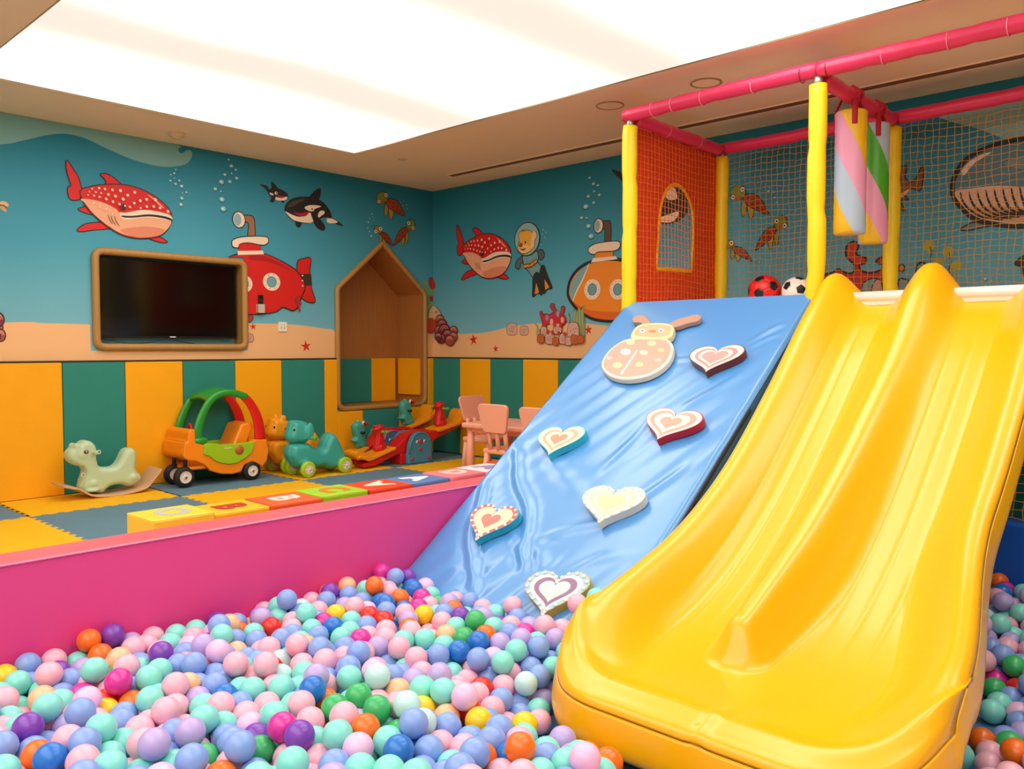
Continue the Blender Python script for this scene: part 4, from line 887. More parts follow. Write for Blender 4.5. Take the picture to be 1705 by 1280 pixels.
for i in range(ns):
    t = 1 - (1 - i / (ns - 1)) ** 1.5
    for j, v in enumerate(vv):
        xe = xend(v); x = 4.62 + (xe - 4.62) * t
        y = yl(x) + (yr(x) - yl(x)) * v; e = min(yl(x) - y, y - yr(x))
        b_ = float(pc(x, bx, bz)); h_ = max(0, float(pc(x, rx, rzv)) - b_); x_n = max(x, 2.44); c_ = max(0, float(pc(x_n, cxx, czz)) - float(pc(x_n, bx, bz)))
        fo_ = float(smooth((x - 2.0) / .5)); wd = .19 + .10 * (1 - fo_)
        g = 1 - float(smooth((e - .045) / wd)); rnd = max(0, .04 - e); rr_ = .04 - math.sqrt(max(0, .04 ** 2 - rnd ** 2))
        dc = math.hypot(y - YCEN, max(0, 2.44 - x) * 1.0); gc = 1 - float(smooth((dc - .012) / (.105 + .065 * float(smooth((x - 2.4) / .6)))))
        z = b_ + h_ * g - rr_ + c_ * gc
        if x > 2.2:
            for yc_ in (YCEN + .26, YCEN - .26):
                for q in (-.085, 0, .085): z -= .0035 * math.exp(-((y - yc_ - q) / .006) ** 2) * float(smooth((4.15 - x) / .1)) * float(smooth((x - 2.4) / .4))
        ef = x - xe; k = max(0, .035 - ef); z -= .035 - math.sqrt(max(0, .035 ** 2 - k ** 2))
        # raised lip of the foot and its shallow fold
        z += .022 * math.exp(-((ef - .10) / .05) ** 2)
        z += .006 * math.exp(-((y - 1.12) / .02) ** 2) * (1 if ef < .25 else 0) * float(smooth((.25 - ef) / .1))
        V.append((x, y, z))
V = np.array(V).reshape(ns, nv_, 3)
# skirt: left side, foot, right side
loop = [(i, 0) for i in range(ns)] + [(ns - 1, j) for j in range(1, nv_)] + [(i, nv_ - 1) for i in range(ns - 2, -1, -1)]
LP3 = np.array([V[a] for a in loop]); tang = np.gradient(LP3[:, :2], axis=0); nn_ = np.stack([tang[:, 1], -tang[:, 0]], 1); nn_ /= np.linalg.norm(nn_, axis=1)[:, None] + 1e-9
nn_ = np.stack([np.convolve(np.pad(nn_[:, q], 6, 'edge'), np.ones(13) / 13, 'valid') for q in (0, 1)], 1); nn_ /= np.linalg.norm(nn_, axis=1)[:, None]
cen = np.array([3.0, 1.24]); sg = np.sign(((LP3[:, :2] - cen) * nn_).sum(1).mean()); nn_ *= sg
bb = MB(); vs = [tuple(p) for p in V.reshape(-1, 3)]; fs = [(i * nv_ + j, (i + 1) * nv_ + j, (i + 1) * nv_ + j + 1, i * nv_ + j + 1) for i in range(ns - 1) for j in range(nv_ - 1)]
base = [a * nv_ + b2 for a, b2 in loop]; n = len(loop); prev = base
for (o1, dz) in ((.003, -.010), (.007, -.028), (.011, -.05), (.015, -.072), (.017, -.092), (.013, -.110), (.002, -.122), (-.012, -.122)):
    cur = []
    for k in range(n):
        cur.append(len(vs)); p = LP3[k]; vs.append((p[0] + nn_[k, 0] * o1, p[1] + nn_[k, 1] * o1, p[2] + dz))
    for k in range(n - 1): fs.append((prev[k], prev[k + 1], cur[k + 1], cur[k]))
    prev = cur
vs = [(x - 3.1, y - 1.24, z + .16) for x, y, z in vs]
bb.add(vs, fs, 0, True); so = bb.build('slide_shell', SY, sl)
# legs under the slide keep it standing on the pit floor
for y in (YCEN - .3, YCEN + .3):
    bb = MB(); bb.tube([(3.6 - 3.1, y - 1.24, 0), (3.6 - 3.1, y - 1.24, .70 + .16)], .03, 12); bb.build('leg', SY, sl)
# --- hanging rolls
def roll(x, top, bot, r, cols, tw, ph, label):
    root = empty('hanging_punch_roll', (x, YM, top), label=label, cat='punch bag'); bb = MB(); n = 32; k = 14
    Z = np.linspace(0, bot - top, k + 1); vs = []
    prof = [(r * .55, .0), (r * .93, -.004)] + [(r * (1 - .02 * abs(math.sin(q * 1.7))), -.014 + (bot - top + .028) * q / k) for q in range(k + 1)] + [(r * .93, bot - top - .004 + .004), (r * .5, bot - top - .002)]
    for (rr_, h) in prof:
        for j in range(n): a = 2 * PI * j / n + ph + tw * h; vs.append((rr_ * math.cos(a), rr_ * math.sin(a), h))
    for i in range(len(prof) - 1):
        for j in range(n): bb.add([], []); 
    fs = []; mi = []
    o0 = len(bb.v); bb.v += vs
    for i in range(len(prof) - 1):
        for j in range(n): bb.f.append((i * n + j, (i + 1) * n + j, (i + 1) * n + (j + 1) % n, i * n + (j + 1) % n)); bb.m.append(j * 4 // n); bb.sm.append(True)
    bb.f.append(tuple(range(n))[::-1]); bb.m.append(0); bb.sm.append(False); bb.f.append(tuple((len(prof) - 1) * n + j for j in range(n))); bb.m.append(0); bb.sm.append(False)
    bb.build('padded_roll', [mat('roll_' + c, c, .32, var=.03) for c in cols], root)
    RS_ = mat('strap_red', '#b4182a', .6)
    for a in (0, 2 * PI / 3, 4 * PI / 3):
        px_, py_ = (r - .002) * math.cos(a + 3.72), (r - .002) * math.sin(a + 3.72)
        P = [(px_ * 1.03, py_ * 1.03, -.09), (px_ * 1.03, py_ * 1.03, 0), (px_ * .55, py_ * .7, (ZR - .03 - top) * .5 + .02), (px_ * .3, .05 * (1 if py_ > 0 else -1), ZR - .02 - top), (px_ * .2, .0, ZR + .022 - top)]
        bb = MB(); bb.tube(spline(P, 5, False), .017, 6, sq=(.2, 1), up=(math.cos(a + 3.72), math.sin(a + 3.72), .01)); bb.build('strap', RS_, root)
    return root
roll(4.80, 2.43, 1.735, .088, ['#f2c41c', '#b8cfe6', '#f2a6c8', '#f2c41c'], -6, 4.30, 'nearer hanging foam roll with pink and pale blue spiral stripes')
roll(5.17, 2.43, 1.715, .086, ['#f2c41c', '#f2a6c8', '#4fb42a', '#b8cfe6'], -6, -1.7, 'farther hanging foam roll with green and pink spiral stripes')
# --- footballs on the deck
def football(loc, r, c, label, rot):
    root = empty('football', loc, label=label, cat='ball'); bm = bmesh.new()
    bmesh.ops.create_icosphere(bm, subdivisions=1, radius=1.0)
    bmesh.ops.bevel(bm, geom=list(bm.verts) , offset=1.0515 / 3, offset_type='OFFSET', segments=1, profile=.5, affect='VERTICES')
    bm.faces.ensure_lookup_table()
    P = []
    for f in bm.faces: P.append([v.co.normalized() for v in f.verts])
    bm.free(); bb = MB(); bs_ = MB()
    for vsf in P:
        k = len(vsf); c0 = sum(vsf, Vector()).normalized(); rows = [0, .35, .7, .93, 1.0]; o_ = len(bb.v); pts = []; mi = 0 if k < 6 else 1
        ring_ = []
        for i in range(k):
            for q in range(3): ring_.append(vsf[i].lerp(vsf[(i + 1) % k], q / 3))
        m2_ = len(ring_); pts.append(c0 * r)
        for s_ in rows[1:]:
            for p in ring_: d = c0.lerp(p, s_).normalized(); pts.append(d * (r * (.985 if s_ == 1.0 else 1.0)))
        fs = [(0, 1 + i, 1 + (i + 1) % m2_) for i in range(m2_)]
        for a in range(len(rows) - 2):
            for i in range(m2_): fs.append((1 + a * m2_ + i, 1 + (a + 1) * m2_ + i, 1 + (a + 1) * m2_ + (i + 1) % m2_, 1 + a * m2_ + (i + 1) % m2_))
        bb.add(pts, fs, 1 if mi else 0, True)
    o = bb.build('patchwork_skin', [mat('ball_black', '#14100f', .35), mat('ball_' + c, c, .35)], root)
    o.rotation_euler = rot; return root
football((5.0, 2.44, DZ + .104), .103, '#e01f1c', 'red and black football standing on the deck against the net', (.5, .2, .3))
football((5.02, 2.235, DZ + .092), .092, '#f3e9dc', 'white and black football beside the red one on the deck', (1.3, .6, .1))
# ------------------------------------------------------------------ letter cubes behind the padded wall
def cube(x0, w_, y0, d_, h_, c, letter, lc, label, rot=-PI / 2, size=.2):
    root = empty('letter_cube', (x0 + w_ / 2, y0 + d_ / 2, 0), rz=random.uniform(-.03, .03), label=label, cat='soft block', group='foam letter cubes behind the padded wall')
    bb = MB(); bb.box(-w_ / 2, w_ / 2, -d_ / 2, d_ / 2, 0, h_); bb.build('vinyl_block', mat('cube_' + c, c, .4, var=.04, bump=.1, bscale=20), root, bevel=.012, bseg=3)
    fc = bpy.data.curves.new('letter', 'FONT'); fc.body = letter; fc.size = size; fc.extrude = .0012; fc.offset = .009; fc.align_x = 'CENTER'; fc.align_y = 'CENTER'; fc.resolution_u = 3
    fc.materials.append(mat('letter_' + lc, lc, .5)); o = bpy.data.objects.new('letter', fc); C.objects.link(o); o.parent = root; o.location = (0, 0, h_ + .0012); o.rotation_euler = (0, 0, rot); to_mesh(o)
    bb = MB(); bb.tube([(sx * (w_ / 2 - .004), sy * (d_ / 2 - .004), h_ - .004) for sx, sy in ((-1, -1), (1, -1), (1, 1), (-1, 1))], .003, 5, closed=True); bb.build('piping', mat('cubepipe_' + c, c, .5), root)
HC = .337
cx_ = [1.49, 1.775, 2.06, 2.35, 2.64, 2.93, 3.22, 3.51, 3.80]
defs = [('#f6cf3c', 'O', '#b5b8ac', 'pale yellow letter cube with a faded grey letter, first in the row'), ('#f7b80c', 'B', '#b8240e', 'deep yellow letter cube with a red letter B'), ('#e85a22', 'B', '#e9ccc0', 'orange red letter cube with a white letter B'),
        ('#9ccc1e', 'C', '#d9701c', 'lime green letter cube with an orange letter C'), ('#e0421c', 'A', '#f2dcc4', 'red letter cube with a cream letter A'), ('#5b7fb4', 'A', '#f4efe6', 'blue letter cube with a white letter A'),
        ('#ee8088', 'D', '#f2cfc4', 'pink letter cube with a pale letter D'), ('#eedfe0', 'A', '#a48bb0', 'white letter cube with a lilac letter A'), ('#d8381c', 'E', '#f2dcc4', 'red letter cube at the far end by the pink chair')]
for i, (c, l, lc, lab) in enumerate(defs):
    cube(cx_[i], .283, 3.475 + [0, .012, .0, .01, -.005, .012, .004, .012, .04][i], .265, HC + (.012 if i == 0 else random.uniform(-.006, .004)), c, l, lc, lab, PI / 2 if i == 4 else -PI / 2)
# ------------------------------------------------------------------ toy car
def P2(fn, ref, L_):  # traced outline -> local side profile (x, z)
    out = []
    for p in L_: q = fn(*p); out.append((q[0] - ref[0], q[2] - ref[2]))
    return out
CO = mat('toy_orange', '#f58a12', .35, coat=.2); CG = mat('toy_green', '#1f8f2a', .35, coat=.2); CL = mat('toy_lime', '#97c31a', .38); CRD = mat('toy_red', '#d81410', .35, coat=.15)
TY = mat('tyre_black', '#1a1412', .6); HUB = mat('hub_cream', '#ead9c8', .4); GRY = mat('axle_grey', '#8a8378', .4, metal=.5)
car = empty('toy_car', (3.19, 6.33, 0), rz=math.radians(0), label='orange toy ride-in car with green roof frame and red rear pillars', cat='toy car')
zc = zoomer(260, 620, .19941, on_y, 6.15); ref = (3.19, 0, 0)
body = P2(zc, ref, [(225, 690), (240, 590), (262, 575), (268, 500), (290, 472), (325, 475), (330, 590), (385, 600), (430, 640), (560, 650), (700, 640), (800, 600), (820, 560), (925, 560), (940, 660), (925, 740), (885, 790), (865, 775), (800, 745), (740, 770), (710, 830), (640, 850), (540, 848), (450, 822), (400, 770), (330, 742), (270, 738), (235, 715)])
YN, YF = -.185, .19
bb = MB()
for (a, c) in ((YN, YN + .045), (YF - .045, YF)): bb.prism(body, (1, 0, 0), (0, 0, 1), (0, 0, 0), (0, 1, 0), a, c)
bb.build('body', CO, car, bevel=.012, bseg=3)
# nose, floor pan and rear block join the two sides
hood = [p for p in P2(zc, ref, [(222, 690), (238, 590), (262, 572), (266, 502), (290, 470), (322, 480), (330, 600), (330, 740), (270, 738), (235, 715)])]
rear = P2(zc, ref, [(800, 640), (815, 560), (925, 560), (940, 660), (925, 735), (830, 735)])
bb = MB(); bb.prism(hood, (1, 0, 0), (0, 0, 1), (0, 0, 0), (0, 1, 0), YN + .02, YF - .02); bb.prism(rear, (1, 0, 0), (0, 0, 1), (0, 0, 0), (0, 1, 0), YN + .02, YF - .02)
bb.box(-.25, .3, YN + .03, YF - .03, .13, .16); bb.build('hood_and_tail', CO, car, bevel=.015, bseg=3)
bb = MB(); seat = [(.05, .16), (.20, .16), (.33, .44), (.30, .475), (.22, .46), (.13, .27), (.05, .24)]
bb.prism(seat, (1, 0, 0), (0, 0, 1), (0, 0, 0), (0, 1, 0), -.12, .13); bb.build('seat', CO, car, bevel=.02, bseg=3)
door = P2(zc, ref, [(392, 600), (430, 590), (540, 600), (690, 592), (815, 572), (810, 620), (790, 670), (740, 715), (670, 755), (600, 765), (530, 755), (480, 735), (440, 700), (388, 685)])
bb = MB(); bb.prism(door, (1, 0, 0), (0, 0, 1), (0, 0, 0), (0, 1, 0), YN - .014, YN + .03); dr = bb.build('door', CL, car, bevel=.008, bseg=2)
q = P2(zc, ref, [(685, 645)])[0]; bb = MB(); bb.lathe([(0, YN - .017), (.038, YN - .017), (.04, YN - .012)], (q[0], 0, q[1]), 'y', 24); bb.build('round_sticker', mat('sticker_brown', '#b5622a', .5), dr)
q = P2(zc, ref, [(592, 627)])[0]; bb = MB()
for k in range(5): bb.box(q[0] - .03 + k * .013, q[0] - .021 + k * .013, YN - .0165, YN - .013, q[1] - .007, q[1] + (.010 if k in (0, 3) else .004))
bb.build('door_lettering', mat('lettering_pale', '#d8dc8a', .5), dr)
door2 = P2(zc, ref, [(440, 560), (480, 545), (620, 535), (640, 640), (600, 700), (500, 700), (450, 640)])
bb = MB(); bb.prism(door, (1, 0, 0), (0, 0, 1), (0, 0, 0), (0, 1, 0), YF - .035, YF + .012); bb.build('door', CL, car, bevel=.008, bseg=2)
arch = P2(zc, ref, [(350, 590), (355, 520), (372, 430), (410, 330), (460, 245), (530, 190), (620, 170), (700, 182), (765, 205)])
AP = spline(arch, 5, False)
bb = MB()
for yy in (YN + .03, YF - .03):
    k = len(AP); bb.tube([(x, yy, z) for x, z in AP], [.040 - .012 * min(1, i / k * 1.6) for i in range(k)], 10, sq=(1.0, .55), up=(1, 0, 0))
    bb.ell((AP[0][0] + .02, yy, AP[0][1] + .012), (.075, .032, .032), 14, 8)
top = [p for p in AP if p[1] > AP[-1][1] - .035 and p[0] < AP[-1][0] + .01]
nT = len(top); vs = []
for (x, z) in top:
    for j in range(9): y = YN + .03 + (YF - YN - .06) * j / 8; vs.append((x - .02, y, z + .018 + .025 * math.sin(PI * j / 8)))
for (x, z) in top:
    for j in range(9): y = YN + .03 + (YF - YN - .06) * j / 8; vs.append((x - .015, y, z - .012 + .02 * math.sin(PI * j / 8)))
fs = [(i * 9 + j, (i + 1) * 9 + j, (i + 1) * 9 + j + 1, i * 9 + j + 1) for i in range(nT - 1) for j in range(8)]
fs2 = [tuple(a + nT * 9 for a in f[::-1]) for f in fs]
rim_ = [(i * 9 + j) for i, j in [(0, j) for j in range(9)]] 
fs += fs2
for j in range(8): fs.append((j, j + 1, nT * 9 + j + 1, nT * 9 + j)); fs.append(((nT - 1) * 9 + j + 1, (nT - 1) * 9 + j, 2 * nT * 9 - 9 + j, 2 * nT * 9 - 9 + j + 1))
bb.add(vs, fs, 0, True); bb.build('roof_frame', CG, car)
pl = spline(P2(zc, ref, [(735, 195), (790, 245), (840, 330), (870, 430), (885, 560)]), 4, False)
for yy in (YN + .035, YF - .035):
    bb = MB(); bb.tube([(x, yy, z) for x, z in pl], [.026 + .022 * i / len(pl) for i in range(len(pl))], 10, sq=(1.15, .45), up=(1, 0, 0)); bb.build('rear_pillar', CRD, car)
def wheel(root, x, y, r, w_, mt1, mt2, sgn=-1, spokes=0, name='wheel'):
    bb = MB(); bb.lathe([(r * .55, -w_ / 2), (r * .85, -w_ / 2), (r * .97, -w_ * .36), (r, -w_ * .15), (r, w_ * .15), (r * .97, w_ * .36), (r * .85, w_ / 2), (r * .55, w_ / 2), (r * .55, -w_ / 2)], (0, 0, 0), 'y', 28)
    o = bb.build(name, mt1, root, loc=(x, y, r)); 
    bb = MB(); bb.lathe([(0, -w_ / 2 - .004), (r * .12, -w_ / 2 - .004), (r * .16, -w_ * .38), (r * .48, -w_ * .40), (r * .58, -w_ / 2 - .002), (r * .58, w_ / 2 + .002), (r * .48, w_ * .4), (0, w_ * .42)], (0, 0, 0), 'y', 24)
    if spokes:
        for k in range(spokes):
            a = 2 * PI * k / spokes; bb.tube([(r * .1 * math.cos(a), -w_ * .45, r * .1 * math.sin(a)), (r * .52 * math.cos(a), -w_ * .45, r * .52 * math.sin(a))], r * .055, 6)
    h = bb.build('hub', mt2, o)
    bb = MB(); bb.lathe([(0, -w_ / 2 - .008), (r * .12, -w_ / 2 - .006), (r * .13, -w_ / 2 + .004)], (0, 0, 0), 'y', 12); bb.build('hub_cap', GRY if not spokes else mt2, o)
    return o
for (x, y, r) in ((2.915 - 3.19, 6.20 - 6.33, .082), (2.93 - 3.19, .075, .082), (3.465 - 3.19, 6.165 - 6.33 + .0, .077), (3.465 - 3.19, .155, .077)): wheel(car, x, y, r, .055, TY, HUB)
bb = MB()
for y in (6.235 - 6.33, .10): bb.tube([(-.26, y, .10), (-.25, y, .17), (-.24, y, .27)], .016, 8)
bb.tube([(.27, -.13, .077), (.27, .13, .077)], .010, 8); bb.build('axles', TY, car)
bb = MB(); bb.tube([(-.16 + .055 * math.cos(a) * .3, .06 * math.cos(a), .42 + .06 * math.sin(a)) for a in np.linspace(0, 2 * PI, 17)[:-1]], .010, 8, closed=True); bb.tube([(-.24, 0, .36), (-.16, 0, .42)], .01, 8)
bb.build('steering_wheel', CRD, car)
# ------------------------------------------------------------------ two wheeled ride-on animals
LIME = mat('toy_lime_wheel', '#a4c81e', .38); EYEK = mat('eye_dark', '#2a1410', .25)
def ride_on(name, loc, m, label, ears, handles=True):
    root = empty(name, loc, rz=0, label=label, cat='ride-on toy')
    zr = zoomer(260, 620, .19941, on_y, 5.97); rf = (4.04, 0, 0)
    Qp = lambda x, y: (lambda p: (p[0] - 4.04, p[2]))(zr(x, y))
    E = []
    def e(x, y, rx_, rz_, ry_, yo=0.0): p = Qp(x, y); E.append(((p[0], yo, p[1]), (rx_ / 1000 * .98, ry_, rz_ / 1000 * .98)))
    # the radii are in trace units, about one millimetre each
    e(1215, 665, 95, 75, .095); e(1225, 745, 90, 55, .11); e(1490, 700, 75, 75, .095); e(1465, 560, 40, 50, .072); e(1525, 745, 50, 50, .11)
    OUT = [(1115, 650), (1130, 610), (1180, 590), (1270, 592), (1320, 625), (1380, 645), (1410, 575), (1440, 520), (1470, 505), (1510, 530), (1545, 600), (1570, 660), (1590, 700), (1560, 760), (1520, 805), (1440, 805), (1400, 785), (1330, 800), (1290, 790), (1240, 800), (1170, 790), (1130, 740), (1112, 700)]
    blobby('body', E, m, root, .0075, 10, lambda b_: puff(b_, [Qp(*p) for p in OUT], .095, ((0, .4), (.012, .7), (.024, .88), (.036, 1.0))))
    E = []
    e(1220, 495, 85, 88, .086); e(1150, 550, 38, 36, .055)
    HO = [(1110, 530), (1122, 480), (1135, 435), (1145, 408), (1200, 402), (1260, 415), (1300, 450), (1308, 500), (1298, 550), (1262, 590), (1200, 597), (1145, 592), (1116, 565)]
    if ears == 'floppy': 
        for s_ in (-1, 1): e(1262, 490, 40, 80, .02, s_ * .092)
    else:
        for s_ in (-1, 1): e(1215, 410, 20, 42, .02, s_ * .05); e(1235, 400, 16, 30, .018, s_ * .055)
    hd = blobby('head', E, m, root, .0065, 14, lambda b_: puff(b_, [Qp(*p) for p in HO], .08, ((0, .4), (.012, .7), (.024, .88), (.036, 1.0))))
    ex = Qp(1160, 478)
    for s_ in (-1, 1):
        bb = MB(); bb.ell((ex[0] - .006, s_ * .056, ex[1]), (.018, .016, .022)); bb.build('eye', mat('eye_white', '#e7e3d8', .3), hd)
        bb = MB(); bb.ell((ex[0] - .018, s_ * .066 , ex[1]), (.009, .009, .013)); bb.build('pupil', EYEK, hd)
    hx = Qp(1280, 545)
    bb = MB(); bb.tube([(hx[0] - .01, -.15, hx[1] + .0), (hx[0] - .01, .15, hx[1])], .014, 10)
    for s_ in (-1, 1): bb.ell((hx[0] - .01, s_ * .15, hx[1]), (.02, .014, .02), 12, 8)
    bb.build('handlebar', mat('toy_leaf_green', '#3fae2c', .4), root)
    f1, f2 = Qp(1232, 810), Qp(1545, 760)
    for x in (f1[0], f2[0] - .005):
        for s_ in (-1, 1): wheel(root, x, s_ * .115, .069, .045, LIME, HUB, spokes=6)
        bb = MB(); bb.tube([(x, -.1, .069), (x, .1, .069)], .012, 8); bb.build('axle', m, root)
    return root
ride_on('ride_on_puppy', (4.05, 6.035, 0), mat('toy_turquoise', '#3aa79c', .45, var=.06), 'turquoise puppy ride-on toy with lime wheels', 'floppy')
ride_on('ride_on_cub', (4.06, 6.36, 0), mat('toy_amber', '#f09a14', .42), 'orange yellow cub ride-on toy behind the turquoise one', 'up')
# ------------------------------------------------------------------ rocking horse
MI = mat('toy_mint', '#b9cfa8', .45, var=.03, sheen=.1); TN = mat('rocker_tan', '#cfa680', .5, var=.06)
rh = empty('rocking_horse', (2.42, 6.32, 0), label='pale mint rocking horse on a curved tan rocker', cat='rocking horse')
zh = zoomer(60, 710, .13490, on_y, 6.28)
Hp = lambda x, y: (lambda p: (p[0] - 2.42, p[2]))(zh(x, y))
E = []
def he(x, y, rx_, rz_, ry_, yo=0.0):
    p = Hp(x, y); k = .000565; E.append(((p[0], yo, p[1]), (rx_ * k, ry_, rz_ * k)))
for a in ((560, 345, 150, 135, .082), (470, 385, 75, 80, .07), (690, 700, 110, 90, .09), (1180, 620, 95, 85, .09), (500, 242, 38, 36, .025, -.05), (500, 242, 38, 36, .025, .05), (685, 780, 125, 38, .105)): he(*a)
HOUT = [(385, 370), (400, 310), (450, 265), (470, 225), (530, 225), (570, 185), (625, 170), (690, 190), (735, 240), (750, 300), (742, 380), (755, 430), (770, 485), (830, 504), (900, 505), (970, 490), (1030, 420), (1070, 330), (1110, 280), (1160, 262), (1215, 280), (1238, 330), (1240, 400), (1228, 480), (1235, 545), (1280, 590), (1295, 640), (1260, 685), (1180, 732), (1130, 735), (1060, 715), (980, 718), (900, 745), (850, 790), (820, 822), (700, 812), (550, 778), (560, 700), (580, 640), (600, 560), (570, 495), (500, 485), (430, 450), (395, 410)]
hb = blobby('body', E, MI, rh, .0075, 8, lambda b_: puff(b_, [Hp(*p) for p in HOUT], .072, ((0, .6), (.010, .85), (.022, 1.0))))
rk = [Hp(*p) for p in [(290, 742), (400, 760), (500, 778), (650, 850), (850, 888), (1050, 880), (1300, 760), (1400, 660), (1500, 530)]]
rk = [(x, max(z, .0) + 0.0) for x, z in rk]; zmin = min(z for x, z in rk); RKp = spline([(x, z - zmin) for x, z in rk], 4, False)
bb = MB(); n = len(RKp); vs = []
for dz in (0, .016):
    for (x, z) in RKp:
        for y in (-.12, .13): vs.append((x, y, z + dz))
fs = []
for i in range(n - 1): a = i * 2; fs += [(a, a + 1, a + 3, a + 2), (2 * n + a, 2 * n + a + 2, 2 * n + a + 3, 2 * n + a + 1), (a, a + 2, 2 * n + a + 2, 2 * n + a), (a + 1, 2 * n + a + 1, 2 * n + a + 3, a + 3)]
fs += [(0, 2 * n, 2 * n + 1, 1), (2 * n - 2, 2 * n - 1, 4 * n - 1, 4 * n - 2)]
bb.add(vs, fs, 0); bb.build('rocker', TN, rh, bevel=.006)
ex = Hp(595, 308)
for s_ in (-1, 1):
    bb = MB(); bb.ell((ex[0], s_ * .078, ex[1]), (.017, .008, .013)); o = bb.build('eye', mat('eye_brown', '#6b2c22', .3), rh)
    bb = MB(); bb.ell((ex[0], s_ * .084, ex[1] + .002), (.006, .004, .005)); bb.build('glint', HUB, o)
for (x, y) in ((755, 310), (580, 597)):
    p = Hp(x, y); bb = MB(); bb.tube([(p[0] + .012 * math.cos(a), -.07 if y < 400 else -.045, p[1] + .014 * math.sin(a)) for a in np.linspace(0, 2 * PI, 13)[:-1]], .0035, 6, closed=True, up=(0, 1, 0)); bb.build('ring', mat('ring_pale', '#d9dcc8', .35), rh)
p = Hp(690, 310); bb = MB(); bb.tube([(p[0], -.125, p[1]), (p[0], .125, p[1])], .011, 10)
for s_ in (-1, 1): bb.ell((p[0], s_ * .125, p[1]), (.016, .014, .016), 10, 8)
bb.build('handlebar', MI, rh)
P = spline([Hp(*q) for q in [(790, 545), (850, 590), (930, 605), (1040, 590), (1130, 545), (1200, 470)]], 5, False)
for s_ in (-.066, .066): bb = MB(); bb.tube([(x, s_, z) for x, z in P], .005, 6); bb.build('saddle_line', mat('mint_dark', '#9fb68d', .5), rh)
